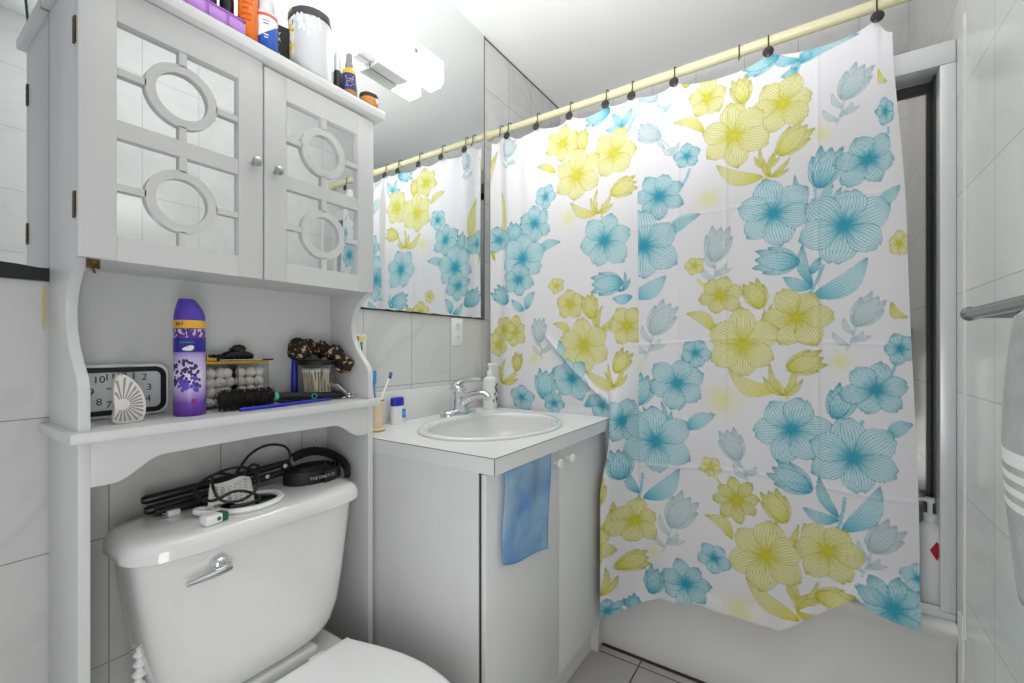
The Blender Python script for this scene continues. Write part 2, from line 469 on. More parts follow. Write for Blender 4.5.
TOWEL = pm('grey_terry', (176, 177, 178), 0.95, var=0.28, scale=26, bump=0.9, bscale=260)
TOWELW = pm('white_terry', (232, 232, 232), 0.95, var=0.06, scale=30, bump=0.7, bscale=260)
def towel_path(q):
    """profile of cloth folded over the bar in the yz-plane, q 0..1"""
    zb, zf, zt = .86, .815, 1.199
    L1, L2 = zt - zb, zt - zf
    s_ = q * (L1 + L2 + .05)
    if s_ < L1: return (-.2665 - .004 * math.sin(6 * s_), zb + s_)
    if s_ < L1 + .05:
        a = (s_ - L1) / .05 * math.pi
        return (-.25 - .0165 * math.cos(a), zt + .008 * math.sin(a) - .004)
    return (-.2335 + .010 * math.sin((s_ - L1 - .05) / L2 * 3.0), zt - (s_ - L1 - .05))
def towel_f(u, v):
    y, z = towel_path(v)
    x = 0.842 - 0.40 * u
    bulge = .012 * math.sin(u * 9) * (1 if v > .55 else .3)
    edge = .010 * math.sin(z * 14) * (1 - u)
    if v > .55: y += bulge + .008 * (1 - u)
    return Vector((x + edge, y, z))
tw = MB().grid(towel_f, 30, 90)
tw = tw.build('hand_towel', [TOWEL, TOWELW], None, loc=(0.78, -.25, .815), recalc=False)
for p in tw.data.polygons:
    z = p.center.z + .815
    if .925 < z < 1.0 and int((z - .925) / .0095) % 2 == 0 and p.center.y > 0: p.material_index = 1
m = tw.modifiers.new('thick', 'SOLIDIFY'); m.thickness = .007; m.offset = 0
tag(tw, 'grey terry towel with white band hanging over the chrome bar', 'towel')

# wall outlet and sticker on the tiled back wall
ot = thing('wall_outlet', 'white wall outlet on the tiles above the backsplash', 'outlet', (1.387, YB, 1.19))
MB().box(1.352, 1.422, YB - .006, YB - .0005, 1.130, 1.242, .002).build('cover_plate', WPL, ot)
for z in (1.163, 1.209):
    so = MB().lathe([(0, 0), (.0165, 0), (.0165, .003), (0, .003)], (1.387, YB - .006, z), mat=Matrix.Rotation(math.radians(90), 4, 'X')).build('socket', WPL, ot)
    s_ = MB()
    for dx in (-.006, .006): s_.box(1.387 + dx - .001, 1.387 + dx + .001, YB - .0096, YB - .0088, z - .001, z + .008)
    s_.cyl((1.387, YB - .0096, z - .008), (1.387, YB - .0088, z - .008), .0025).build('slots', BLACK, so, smooth=False)
st_ = thing('wall_sticker', 'small white card with red and green marks stuck to the tiles beside the cabinet', 'sticker', (0.892, YB, 1.13))
MB().box(0.854, 0.940, YB - .002, YB - .0004, 1.0840, 1.1650).build('card', WPL, st_, smooth=False)
MB().box(0.884, 0.910, YB - .003, YB - .0021, 1.1390, 1.1570).build('red_block', pm('red_ink', (214, 78, 50), .6), st_, smooth=False)
MB().box(0.920, 0.924, YB - .003, YB - .0021, 1.0890, 1.1290).build('dark_line', BLACK, st_, smooth=False)
MB().box(0.916, 0.926, YB - .003, YB - .0021, 1.1300, 1.1390).build('green_mark', pm('green_ink', (60, 160, 90), .6), st_, smooth=False)
MB().box(0.912, 0.934, YB - .003, YB - .0021, 1.1430, 1.1590).build('yellow_block', pm('yellow_ink', (240, 226, 140), .6), st_, smooth=False)

# ---------------------------------------------------------------- over-toilet cabinet
et = thing('bathroom_cabinet', 'tall white over-toilet cabinet with ring-patterned mirrored doors', 'cabinet', (0.515, 1.10, 0))
XL, XR, YF = 0.213, 0.813, 1.005
ybk = MIR_Y - .003
curve = [(.98, 1.007), (1.052, 1.007), (1.070, 1.015), (1.095, 1.040), (1.12, 1.061), (1.15, 1.077), (1.18, 1.082), (1.205, 1.078), (1.23, 1.064), (1.248, 1.047), (1.262, 1.026), (1.2715, 1.010)]
pts = [(1.195, 0), (1.007, 0)] + [(y, z) for z, y in curve] + [(1.0245, 1.2722), (1.0245, 1.7545), (ybk, 1.7545), (ybk, 1.25), (1.195, 1.24)]
for x in (XL, XR - .016):
    MB().prism(pts, 'x', x, x + .016, .0012).build('side_panel', WH, et)
MB().box(.201, .838, .984, ybk, 1.755, 1.7775, .003).build('top_board', WH, et)
MB().box(.200, .824, .988, 1.19, .962, .98, .002).build('shelf_board', WH, et)
MB().box(XL + .016, XR - .016, 1.0245, 1.188, 1.2725, 1.288).build('cabinet_floor', WH, et)
MB().box(XL + .016, XR - .016, 1.180, 1.189, .98, 1.754).build('back_panel', WH, et)
ap = []
def scur(t): return t * t * (3 - 2 * t)
xs = [XL + .016 + (XR - XL - .032) * k / 60 for k in range(61)]
for x in xs:
    dl, dr = x - XL - .016, XR - .016 - x
    d = min(dl, dr)
    t = min(1, max(0, (d - .028) / .075))
    ap.append((x, .884 + .037 * scur(t) + .004 * min(1, max(0, (d - .1) / .18))))
MB().prism([(xs[-1], .961), (xs[0], .961)] + ap, 'y', 1.008, 1.022, .0008).build('apron', WH, et)


def door(x0, x1, knob_x, knob_z, hinge_x, zo):
    z0, z1 = 1.2722, 1.752 - zo
    st = .050
    ox0, ox1 = x0 + st, x1 - st
    oz = [(1.316, 1.489), (1.520, 1.692)]
    f = MB()
    f.box(x0, ox0, YF, YF + .018, z0, z1, .0012).box(ox1, x1, YF, YF + .018, z0, z1, .0012)
    f.box(ox0, ox1, YF + .0005, YF + .0178, z0, oz[0][0]).box(ox0, ox1, YF + .0005, YF + .0178, oz[1][1], z1)
    f.box(ox0, ox1, YF + .0025, YF + .0178, oz[0][1], oz[1][0])
    d = f.build('door', WH, et)
    cx = (ox0 + ox1) / 2
    for a, b in oz:
        cz = (a + b) / 2
        g = MB().ann((cx, cz), .0435, .0600, YF + .003, YF + .0105)
        hw = .0062
        g.box(ox0, cx - .058, YF + .003, YF + .0105, cz - hw, cz + hw).box(cx + .058, ox1, YF + .003, YF + .0105, cz - hw, cz + hw)
        g.box(cx - hw, cx + hw, YF + .003, YF + .0105, a, cz - .058).box(cx - hw, cx + hw, YF + .003, YF + .0105, cz + .058, b)
        g.build('ring_fretwork', WH, d)
        MB().box(ox0, ox1, YF + .0112, YF + .0150, a, b).build('mirror_pane', MIRROR, d, smooth=False)
    R90 = Matrix.Rotation(math.radians(90), 4, 'X')
    MB().lathe([(0, 0), (.0045, 0), (.0045, .010), (.0075, .012), (.0105, .018), (.0095, .024), (.004, .027), (0, .027)], (knob_x, YF, knob_z), mat=R90, n=20).build('knob', SATIN, d, label='round silver door knob')
    for hz in (1.338, 1.630):
        h = MB().box(hinge_x - .0022, hinge_x + .0022, YF + .010, YF + .0215, hz, hz + .044, .0006)
        for q in (.008, .022, .036): h.sph((hinge_x, YF + .014, hz + q), .0030, 8)
        h.build('hinge', BRASS, d, label='dark brass hinge')


door(XL, .5125, .491, 1.521, XL - .0008, 0)
door(.5160, XR, .539, 1.517, XR + .0008, .006)
# broken magnetic catch hanging under the left door
MB().box(.222, .240, 1.000, 1.0042, 1.254, 1.270, .001).sph((.231, .999, 1.262), .005, 8).cyl((.228, .999, 1.258), (.233, 1.0, 1.246), .002).build('metal_catch', BRASS, et)

# ---------------------------------------------------------------- toilet
to = thing('toilet', 'white toilet with its lid down under the white cabinet', 'toilet', (0.52, 0.85, 0))
TC = .505
lidr = []
for z, ins in ((.737, .006), (.741, .0), (.757, .001), (.768, .006), (.775, .016), (.777, .035)):
    lidr.append(selip(TC, 1.045, .2420 - ins, .112 - ins, z, 4.2, 72))
MB().rings(lidr).build('tank_lid', PORC, to, angle=60)
tkr = []
for z, hx, y0, y1, p in ((.4235, .130, .985, 1.13, 3.0), (.427, .148, .972, 1.138, 3.2), (.440, .166, .962, 1.143, 3.6), (.460, .178, .957, 1.145, 4.2), (.50, .190, .953, 1.146, 4.6), (.56, .200, .951, 1.147, 4.8), (.65, .213, .949, 1.148, 4.8), (.7365, .2235, .946, 1.148, 4.8)):
    tkr.append(selip(TC - .004, (y0 + y1) / 2, hx, (y1 - y0) / 2, z, p, 72))
MB().rings(tkr).build('tank', PORC, to, angle=60)
lv = MB().sph((.397, .938, .710), (.016, .012, .012), 12)
lv.tube(spline([(.412, .931, .6985), (.388, .926, .6975), (.360, .925, .6965), (.338, .926, .6955)], 6), [.0090 - .00025 * k for k in range(19)], 10)
lv.build('flush_lever', CHROME, to)
bw = []
for z, cy, ax, ay, p in ((.0, .80, .115, .25, 2.6), (.02, .80, .112, .245, 2.6), (.12, .80, .10, .215, 2.4), (.20, .77, .115, .22, 2.3), (.28, .735, .150, .235, 2.2), (.35, .715, .176, .250, 2.2), (.392, .71, .183, .255, 2.2)):
    bw.append(selip(.517, cy, ax, ay, z, p, 48))
b_ = MB().rings(bw)
b_.box(.35, .69, .90, 1.14, .34, .398, .012).box(.42, .62, .95, 1.14, .0, .345, .02)
b_.box(.40, .62, .96, 1.12, .39, .4225, .008)
b_.build('bowl', PORC, to, angle=50)


def lid_outline(z, ins=0.0):
    r = []
    hw, yb, yc, yf = .188 - ins, .918 - ins, .70, .452 + ins
    r.append(Vector((.517 + .150 - ins, yb, z)))
    for k in range(33):
        a = math.pi / 2 * (1 - k / 32 * 2)
        # right side from back to front and round to the left
    for k in range(9):
        t = k / 8
        r.append(Vector((.517 + .150 - ins + (hw - .150 + ins) * math.sin(t * math.pi / 2), yb - .012 - (yb - .012 - yc) * t, z)))
    for k in range(1, 24):
        a = math.pi * k / 24
        r.append(Vector((.517 + hw * math.cos(a), yc - (yc - yf) * math.sin(a), z)))
    for k in range(9):
        t = 1 - k / 8
        r.append(Vector((.517 - .150 + ins - (hw - .150 + ins) * math.sin(t * math.pi / 2), yb - .012 - (yb - .012 - yc) * t, z)))
    r.append(Vector((.517 - .150 + ins, yb, z)))
    return r


MB().rings([lid_outline(.398, .004), lid_outline(.402, .001), lid_outline(.412, .001), lid_outline(.4145, .004)]).build('seat', PORC, to, angle=50)
MB().rings([lid_outline(.416, .003), lid_outline(.419, .0), lid_outline(.428, .0), lid_outline(.433, .005), lid_outline(.4345, .014)]).build('seat_lid', WPL, to, angle=50)
for x in (.44, .594): MB().box(x - .02, x + .02, .920, .936, .398, .424, .005).build('hinge_block', WPL, to)

# water hose beside the tank
hs = MB()
zz = [.20 + .0022 * k for k in range(170)]
hs.tube([(.301 + .0015 * math.sin(k * .13), 1.030, z) for k, z in enumerate(zz)], [.0085 + .0032 * math.sin(k * .75) for k in range(170)], 10)
hz = thing('corrugated_hose', 'white corrugated plastic hose with wire clip beside the toilet tank', 'hose', (.301, 1.030, .20))
hs.build('hose', WPL, hz, angle=80)
MB().tube(spline([(.287, 1.022, .570), (.296, 1.014, .577), (.308, 1.016, .578), (.314, 1.026, .574)], 5), .0018, 8).build('clip', CHROME, hz)
MB().cyl((.301, 1.03, .10), (.301, 1.03, .20), .007).cyl((.301, 1.03, .106), (.301, YB - .0005, .106), .008).build('valve', CHROME, hz)

# ---------------------------------------------------------------- vanity
va = thing('vanity_cabinet', 'white laminate vanity base cabinet between toilet and tub', 'cabinet', (1.19, 0.91, 0))
VX0, VX1, VZ = .827, 1.555, .8255
MB().box(VX0, VX0 + .016, .6475, 1.196, .0, VZ).build('side_panel', WH2, va, smooth=False)
MB().box(VX1 - .016, VX1, .6475, 1.196, .0, VZ).build('side_panel', WH2, va, smooth=False)
MB().box(VX0 + .003, VX1 - .003, .640, .660, .13, VZ).build('gap_shade_frame', DKALU, va, smooth=False, label='dark strip painting the shaded gap between doors and cabinet sides')  # dark colour stands in for the shade in the gap behind the doors
MB().box(VX0 + .016, VX1 - .016, .675, .690, .0, .14).build('toe_kick', WH2, va, smooth=False)
MB().box(VX0 + .016, VX1 - .016, .661, 1.19, .13, .146).build('bottom_board', WH2, va, smooth=False)
R90 = Matrix.Rotation(math.radians(90), 4, 'X')
KNOBW = pm('white_knob', (238, 238, 236), .3)
for x0, x1, kx in ((VX0, 1.190, 1.160), (1.1925, VX1, 1.240)):
    d = MB().box(x0, x1, .6245, .639, .136, VZ - .002, .0012).build('door', WH2, va)
    k = MB().lathe([(0, 0), (.006, 0), (.006, .010), (.012, .013), (.0145, .019), (.0125, .0255), (.006, .028), (0, .028)], (kx, .6245, .782), mat=R90, n=22).build('knob', KNOBW, d)

ct = thing('countertop', 'white vanity countertop with square edges and backsplash', 'countertop', (1.19, 0.9, .826))
CX0, CX1, CY0, CY1, CZ0, CZ1 = .826, 1.552, .600, 1.199, .826, .866
SX, SY, SA, SB = 1.181, .862, .272, .2115
def rect_hit(a, x0, x1, y0, y1):
    c, s_ = math.cos(a), math.sin(a); t = 9
    if c > 1e-9: t = min(t, (x1 - SX) / c)
    if c < -1e-9: t = min(t, (x0 - SX) / c)
    if s_ > 1e-9: t = min(t, (y1 - SY) / s_)
    if s_ < -1e-9: t = min(t, (y0 - SY) / s_)
    return SX + c * t, SY + s_ * t
ang = sorted([2 * math.pi * k / 96 for k in range(96)] + [math.atan2(y - SY, x - SX) % (2 * math.pi) for x in (CX0, CX1) for y in (CY0, CY1)])
hole = [(SX + (SA - .03) * math.cos(a), SY + (SB - .03) * math.sin(a)) for a in ang]
rim = [rect_hit(a, CX0, CX1, CY0, CY1) for a in ang]
MB().rings([[Vector((x, y, CZ0)) for x, y in hole], [Vector((x, y, CZ0)) for x, y in rim], [Vector((x, y, CZ1)) for x, y in rim], [Vector((x, y, CZ1)) for x, y in hole]], close=True).build('top_slab', CTOP, ct, angle=20)
MB().box(CX0, CX1, 1.180, 1.199, CZ1, .972, .002).build('backsplash', CTOP, ct)
SEAM = pm('laminate_seam', (104, 96, 88), .6, var=.2)
MB().box(CX0 - .0004, CX1, CY0 - .0005, CY0, CZ1 - .0016, CZ1 + .0002).build('edge_seam', SEAM, ct, smooth=False, label='thin dark laminate seam')
MB().box(CX0 - .0005, CX0, CY0, 1.18, CZ1 - .0016, CZ1 + .0002).build('edge_seam', SEAM, ct, smooth=False, label='thin dark laminate seam')
MB().box(CX0 - .0005, CX0 + .0009, CY0 - .0005, CY0 + .0009, CZ0, CZ1 - .0016).build('edge_seam', SEAM, ct, smooth=False, label='thin dark laminate seam')
sk = thing('sink', 'oval white drop-in sink in the vanity countertop', 'sink', (SX, SY, CZ1))
bs = []
for a, z in ((1.0, CZ1 + .0005), (1.0, CZ1 + .004), (.985, CZ1 + .0075), (.955, CZ1 + .0090), (.91, CZ1 + .0085), (.885, CZ1 + .004), (.87, CZ1 - .010), (.82, CZ1 - .045), (.70, CZ1 - .09), (.5, CZ1 - .118), (.2, CZ1 - .128), (.06, CZ1 - .130)):
    bs.append([Vector((SX + SA * a * math.cos(2 * math.pi * k / 72), SY + SB * a * math.sin(2 * math.pi * k / 72), z)) for k in range(72)])
MB().rings(bs, cap=False).build('basin', PORC, sk, angle=60, recalc=True)
MB().lathe([(0, -.1298), (.02, -.1298), (.022, -.127), (.012, -.1275), (0, -.129)], (SX, SY, CZ1)).build('drain', CHROME, sk)

fa = thing('faucet', 'chrome single-lever faucet at the back of the oval sink', 'faucet', (1.278, 1.09, CZ1))
fx_, fy_, fz_ = 1.276, 1.093, CZ1
bp_ = []
for z, q in ((.0005, 1), (.012, 1), (.020, .93), (.025, .78), (.027, .5)):
    r = []
    for k in range(48):
        a = 2 * math.pi * k / 48
        r.append(Vector((fx_ + (.056 if math.cos(a) > 0 else -.056) + .032 * q * math.cos(a), fy_ + .031 * q * math.sin(a), fz_ + z)))
    bp_.append(r)
MB().rings(bp_).build('base', CHROME, fa, angle=50)
MB().lathe([(0, .018), (.040, .018), (.035, .034), (.031, .060), (.0295, .088), (.026, .098), (0, .100)], (fx_, fy_, fz_)).build('column', CHROME, fa)
sp = spline([(fx_, fy_ + .004, fz_ + .036), (fx_, fy_ - .030, fz_ + .060), (fx_ + .001, fy_ - .075, fz_ + .080), (fx_ + .002, fy_ - .118, fz_ + .086), (fx_ + .002, fy_ - .138, fz_ + .074)], 6)
MB().tube(sp, [.0245 - .0115 * k / (len(sp) - 1) for k in range(len(sp))], 18).build('spout', CHROME, fa)
lw_ = []
lp = spline([(fx_, fy_ + .020, fz_ + .096), (fx_, fy_ - .002, fz_ + .124), (fx_, fy_ - .040, fz_ + .140), (fx_, fy_ - .090, fz_ + .142)], 6)
for k, p in enumerate(lp):
    t = k / (len(lp) - 1)
    wd, th = .031 - .010 * t, .015 - .008 * t
    lw_.append([p + Vector((wd * math.cos(a), 0, 0)) + Vector((0, .5, .86)) * th * math.sin(a) for a in [2 * math.pi * i / 20 for i in range(20)]])
MB().sph((fx_, fy_, fz_ + .098), (.0292, .0292, .022), 16).rings(lw_).build('lever', CHROME, fa, angle=60)

# items on the counter
BEIGE = pm('beige_plastic', (226, 206, 176), .4, var=.04)
tu = thing('tumbler', 'beige toothbrush tumbler at the left end of the counter', 'cup', (.900, 1.105, CZ1))
tc_ = (.900, 1.105, CZ1)
MB().lathe([(0, .0005), (.028, .0005), (.029, .006), (.0235, .010), (.023, .086), (.027, .092), (.027, .096), (.0245, .096), (.0205, .088), (.0205, .012), (0, .012)], tc_).build('cup', BEIGE, tu)
MB().lathe([(.0294, .002), (.0294, .0055), (.029, .0055), (.029, .002)], tc_).build('gold_band', GOLD, tu)
MB().lathe([(.0274, .0925), (.0274, .0955), (.027, .0955), (.027, .0925)], tc_).build('gold_band', GOLD, tu)
BLUE = pm('blue_plastic', (40, 150, 222), .35)
DBLUE = pm('dark_blue_plastic', (30, 44, 170), .35)
tb1 = thing('toothbrush', 'bright blue toothbrush standing in the beige tumbler', 'toothbrush', (.915, 1.105, CZ1 + .014), 'toothbrushes in the tumbler')
MB().tube(spline([(.902, 1.106, CZ1 + .014), (.905, 1.112, .965), (.906, 1.118, 1.01), (.907, 1.12, 1.022), (.908, 1.121, 1.05)], 6), [.0028 + .0052 * min(1, max(0, (k - 10) / 4)) for k in range(25)], 10).build('handle', BLUE, tb1)
tb2 = thing('toothbrush', 'white toothbrush with blue and green bristles leaning right in the beige tumbler', 'toothbrush', (.915, 1.10, CZ1 + .014), 'toothbrushes in the tumbler')
MB().tube([(.897, 1.100, CZ1 + .014), (.916, 1.103, .953), (.968, 1.135, .998), (1.005, 1.158, 1.03)], [.003, .0035, .003, .004], 10).build('handle', WPL, tb2)
hb = MB()
hb.tube([(.993, 1.146, 1.022), (.998, 1.150, 1.027)], .0055, 8)
hb.build('bristles', DBLUE, tb2)
MB().tube([(1.003, 1.153, 1.032), (1.007, 1.157, 1.036)], .0055, 8).build('tip_bristles', pm('teal_bristles', (40, 150, 140), .5), tb2)
de = thing('deodorant', 'white deodorant stick with dark blue cap on the counter', 'deodorant', (1.028, 1.15, CZ1))
DEOW = pm('deodorant_white', (238, 240, 242), .3)
MB().rings([selip(1.028, 1.150, .024, .015, CZ1 + z, 2.6, 40) for z in (.0005, .004, .060, .0605)]).build('body', DEOW, de)
MB().rings([selip(1.028, 1.150, .0243 - i, .0153 - i, CZ1 + z, 2.6, 40) for z, i in ((.0612, 0), (.080, .0), (.087, .001), (.089, .004))]).build('cap', DBLUE, de)
MB().box(1.036, 1.050, 1.1335, 1.1365, CZ1 + .020, CZ1 + .050).build('label_patch', BLUE, de, smooth=False)
text_mesh('C', .011, WPL, face(1.043, 1.1333, CZ1 + .035), 'label_text', de)
so = pump_bottle('soap_dispenser', 'white hand soap pump bottle behind the faucet beside the curtain', (1.502, 1.115, CZ1 + .0004), .029, .135, .190, WPL, spout=(.9, -.4))
le = MB()
for k in range(16):
    a = math.radians(-118 + rnd.uniform(0, 75)); z = CZ1 + rnd.uniform(.03, .115)
    le.sph((1.502 + .029 * math.cos(a), 1.115 + .029 * math.sin(a), z), (.0035, .0035, .0075), 6)
le.build('leaf_print', pm('sage_print', (112, 116, 96), .5), so)

# blue cloth hanging from the vanity door
CLOTH = pm('blue_cloth', (140, 172, 204), .95, var=.20, scale=16, bump=.8, bscale=240)
nt, b_ = nodes_of(CLOTH)
tc = nt.nodes.new('ShaderNodeTexCoord')
n1 = nt.nodes.new('ShaderNodeTexNoise'); n1.inputs['Scale'].default_value = 9; n1.inputs['Detail'].default_value = 4
nt.links.new(tc.outputs['Object'], n1.inputs['Vector'])
rp = nt.nodes.new('ShaderNodeValToRGB'); e = rp.color_ramp.elements
e[0].position = .32; e[0].color = lin((96, 140, 202)); e[1].position = .72; e[1].color = lin((172, 194, 204))
x_ = e.new(.52); x_.color = lin((132, 172, 208))
nt.links.new(n1.outputs['Fac'], rp.inputs['Fac'])
# grey hand stain near the top of the cloth
ds = nt.nodes.new('ShaderNodeVectorMath'); ds.operation = 'DISTANCE'; ds.inputs[1].default_value = (.045, 0, .20)
nt.links.new(tc.outputs['Object'], ds.inputs[0])
mr = nt.nodes.new('ShaderNodeMapRange'); mr.inputs['From Min'].default_value = .07; mr.inputs['From Max'].default_value = .01; mr.inputs['To Max'].default_value = .75
nt.links.new(ds.outputs['Value'], mr.inputs['Value'])
ml = nt.nodes.new('ShaderNodeMath'); ml.operation = 'MULTIPLY'; nt.links.new(mr.outputs[0], ml.inputs[0]); nt.links.new(n1.outputs['Fac'], ml.inputs[1])
mx = nt.nodes.new('ShaderNodeMix'); mx.data_type = 'RGBA'; mx.inputs['B'].default_value = lin((120, 116, 116))
nt.links.new(ml.outputs[0], mx.inputs['Factor']); nt.links.new(rp.outputs['Color'], mx.inputs['A']); nt.links.new(mx.outputs['Result'], b_.inputs['Base Color'])
def cl_f(u, v):
    zb = .600 - .047 * u - .006 * math.sin(u * 5)
    z = .8255 + (zb - .8255) * v
    x = .8805 + .2225 * u - .008 * v * (1 - u) - .014 * v * u + .003 * math.sin(v * 7)
    y = .6155 - .0035 * math.sin(u * 6.5 + 1) * v - .0030 * (1 + math.sin(u * 14)) * (1 - v) - .003
    return Vector((x, y, z))
cl = MB().grid(cl_f, 28, 32)
co = cl.build('face_cloth', CLOTH, None, loc=(.98, .6165, .56), recalc=False)
m = co.modifiers.new('thick', 'SOLIDIFY'); m.thickness = .004; m.offset = 0
tag(co, 'worn light blue cloth hanging down over the vanity door', 'cloth')

# ---------------------------------------------------------------- things on the cabinet shelf (top at z = .98)
SZ = .9802
def rrect(cx, cz, hx, hz, r, y, n=6):
    out = []
    for qx, qz, a0 in ((1, 1, 0), (-1, 1, 90), (-1, -1, 180), (1, -1, 270)):
        for k in range(n + 1):
            a = math.radians(a0 + 90 * k / n)
            out.append(Vector((cx + qx * (hx - r) + r * math.cos(a), y, cz + qz * (hz - r) + r * math.sin(a))))
    return out


SILV = pm('silver_dial', (206, 209, 208), .35, var=.03)
ck = thing('alarm_clock', 'black alarm clock with white rim and silver dial on the shelf', 'clock', (.306, 1.16, SZ))
cx, cz, cy = .308, 1.0342, 1.150
MB().rings([rrect(cx, cz, .078, .0515, .022, cy + .034), rrect(cx, cz, .080, .0535, .022, cy + .030), rrect(cx, cz, .080, .0535, .022, cy + .003), rrect(cx, cz, .078, .0515, .021, cy), rrect(cx, cz, .0755, .0490, .020, cy)]).build('case', WPL, ck)
MB().rings([rrect(cx, cz, .0740, .0475, .019, cy + .001), rrect(cx, cz, .0735, .0470, .020, cy - .0035), rrect(cx, cz, .0655, .0385, .012, cy - .0035), rrect(cx, cz, .0640, .0370, .010, cy - .0005)], close=False).build('bezel', BLACK, ck)
MB().rings([rrect(cx, cz, .0645, .0375, .010, cy - .0008), rrect(cx, cz, .0645, .0375, .010, cy + .0006)]).build('dial', SILV, ck)
for s_, dx, dz in (('12', 0, .0285), ('1', .0190, .0285), ('2', .0365, .0255), ('3', .0445, .004), ('4', .0430, -.020), ('5', .021, -.0275), ('6', 0, -.0285), ('7', -.0200, -.0265), ('8', -.0345, -.0200), ('9', -.0460, .0), ('10', -.0345, .0235), ('11', -.0180, .0275)):
    text_mesh(s_, .0190, BLACK, face(cx + dx, cy - .0012, cz + dz), 'numeral', ck, .0002)
hd = MB().box(-.001, .001, -.0018, -.0013, 0, .024, mat=Matrix.Translation((cx, cy, cz)) @ Matrix.Rotation(math.radians(-75), 4, 'Y'))
hd.box(-.0008, .0008, -.0022, -.0018, 0, .032, mat=Matrix.Translation((cx, cy, cz)) @ Matrix.Rotation(math.radians(118), 4, 'Y'))
hd.cyl((cx, cy - .003, cz), (cx, cy - .0012, cz), .003)
hd.build('hands', BLACK, ck, smooth=False)
for x in (-.055, .055): MB().box(cx + x - .01, cx + x + .01, cy + .008, cy + .026, SZ, SZ + .0035).build('foot', BLACK, ck)

OFFW = pm('off_white_plastic', (224, 222, 216), .45, var=.03)
fc = thing('hair_clip', 'white fan-shaped slotted clip standing before the alarm clock', 'hair clip', (.295, 1.06, SZ))
px_ = [(113.4, 421), (114, 408.5), (112.5, 395), (114, 381), (118.6, 376), (125.7, 377), (133.9, 382.8), (140.9, 391), (145, 400.4), (145.8, 410.9), (143.2, 419.5), (138, 422)]
po = [(.2715 + (x - 113.4) * .00146, .9815 + (421.5 - y) * .00197) for x, y in px_]
sp_ = spline([(x, 0, z) for x, z in po], 4, True)
po = [(p.x, p.z) for p in sp_]
MB().prism(po, 'y', 1.052, 1.068, .003).build('fan_plate', OFFW, fc)
hub = (.2835, 1.016)
sl = MB(); rb = MB()
for k in range(17):
    a = math.radians(-112 + k * 14.2)
    d = Vector((math.cos(a), math.sin(a)))
    # reach of the outline in this direction
    L = 0
    for i in range(len(po)):
        p, q = Vector(po[i]) - Vector(hub), Vector(po[(i + 1) % len(po)]) - Vector(hub)
        den = d.x * (q.y - p.y) - d.y * (q.x - p.x)
        if abs(den) < 1e-9: continue
        t = (p.x * (q.y - p.y) - p.y * (q.x - p.x)) / den
        s_ = (p.x * d.y - p.y * d.x) / den
        if t > 0 and 0 <= s_ <= 1: L = max(L, t)
    if L < .016: continue
    n_ = Vector((-d.y, d.x))
    A, B = Vector(hub) + d * .0105, Vector(hub) + d * (L - .0055)
    w0, w1 = .0006, .0019
    sl.prism([tuple(A - n_ * w0), tuple(B - n_ * w1), tuple(B + n_ * w1), tuple(A + n_ * w0)], 'y', 1.0512, 1.0526)
sl.build('slots', pm('slot_shade_grey', (150, 149, 144), .6), fc, smooth=False, label='narrow slots fanning out of the clip, their shade painted as grey bars')  # grey bars on the plate paint the shade inside the slots

# lavender air freshener can
CAN = bpy.data.materials.new('lavender_can_print')
nt, b_ = nodes_of(CAN)
tc = nt.nodes.new('ShaderNodeTexCoord'); sx_ = nt.nodes.new('ShaderNodeSeparateXYZ'); nt.links.new(tc.outputs['Object'], sx_.inputs[0])
mr = nt.nodes.new('ShaderNodeMapRange'); mr.inputs['From Max'].default_value = .20; nt.links.new(sx_.outputs['Z'], mr.inputs['Value'])
rp = nt.nodes.new('ShaderNodeValToRGB'); cr_ = rp.color_ramp; cr_.interpolation = 'LINEAR'
stops = [(0, (96, 48, 160)), (.14, (118, 70, 180)), (.30, (205, 190, 226)), (.42, (222, 214, 238)), (.60, (190, 176, 220)), (.655, (150, 120, 200)), (.66, (40, 36, 140)), (.80, (44, 40, 150)), (.805, (92, 50, 140)), (.90, (86, 44, 130)), (.905, (238, 176, 40)), (1, (240, 184, 50))]
while len(cr_.elements) < len(stops): cr_.elements.new(0.5)
for e, (p, c) in zip(cr_.elements, stops): e.position = p; e.color = lin(c)
nt.links.new(mr.outputs[0], rp.inputs['Fac'])
vo = nt.nodes.new('ShaderNodeTexNoise'); vo.inputs['Scale'].default_value = 150; nt.links.new(tc.outputs['Object'], vo.inputs['Vector'])
gt = nt.nodes.new('ShaderNodeMath'); gt.operation = 'GREATER_THAN'; gt.inputs[1].default_value = .56; nt.links.new(vo.outputs['Fac'], gt.inputs[0])
zg = nt.nodes.new('ShaderNodeMath'); zg.operation = 'COMPARE'; zg.inputs[1].default_value = .170; zg.inputs[2].default_value = .009; nt.links.new(sx_.outputs['Z'], zg.inputs[0])
ml = nt.nodes.new('ShaderNodeMath'); ml.operation = 'MULTIPLY'; nt.links.new(gt.outputs[0], ml.inputs[0]); nt.links.new(zg.outputs[0], ml.inputs[1])
mx = nt.nodes.new('ShaderNodeMix'); mx.data_type = 'RGBA'; nt.links.new(ml.outputs[0], mx.inputs['Factor']); nt.links.new(rp.outputs['Color'], mx.inputs['A']); mx.inputs['B'].default_value = lin((214, 190, 224))
nt.links.new(mx.outputs['Result'], b_.inputs['Base Color']); b_.inputs['Roughness'].default_value = .3
PURP = pm('purple_plastic', (84, 62, 178), .35)
af = thing('air_freshener', 'tall purple lavender spray can standing on the shelf', 'spray can', (.3995, 1.078, SZ))
cc = (.3995, 1.078, SZ)
MB().lathe([(0, 0), (.0265, 0), (.0280, .003), (.0280, .196), (.0267, .199), (0, .199)], cc, 40).build('can', CAN, af)
cp = []
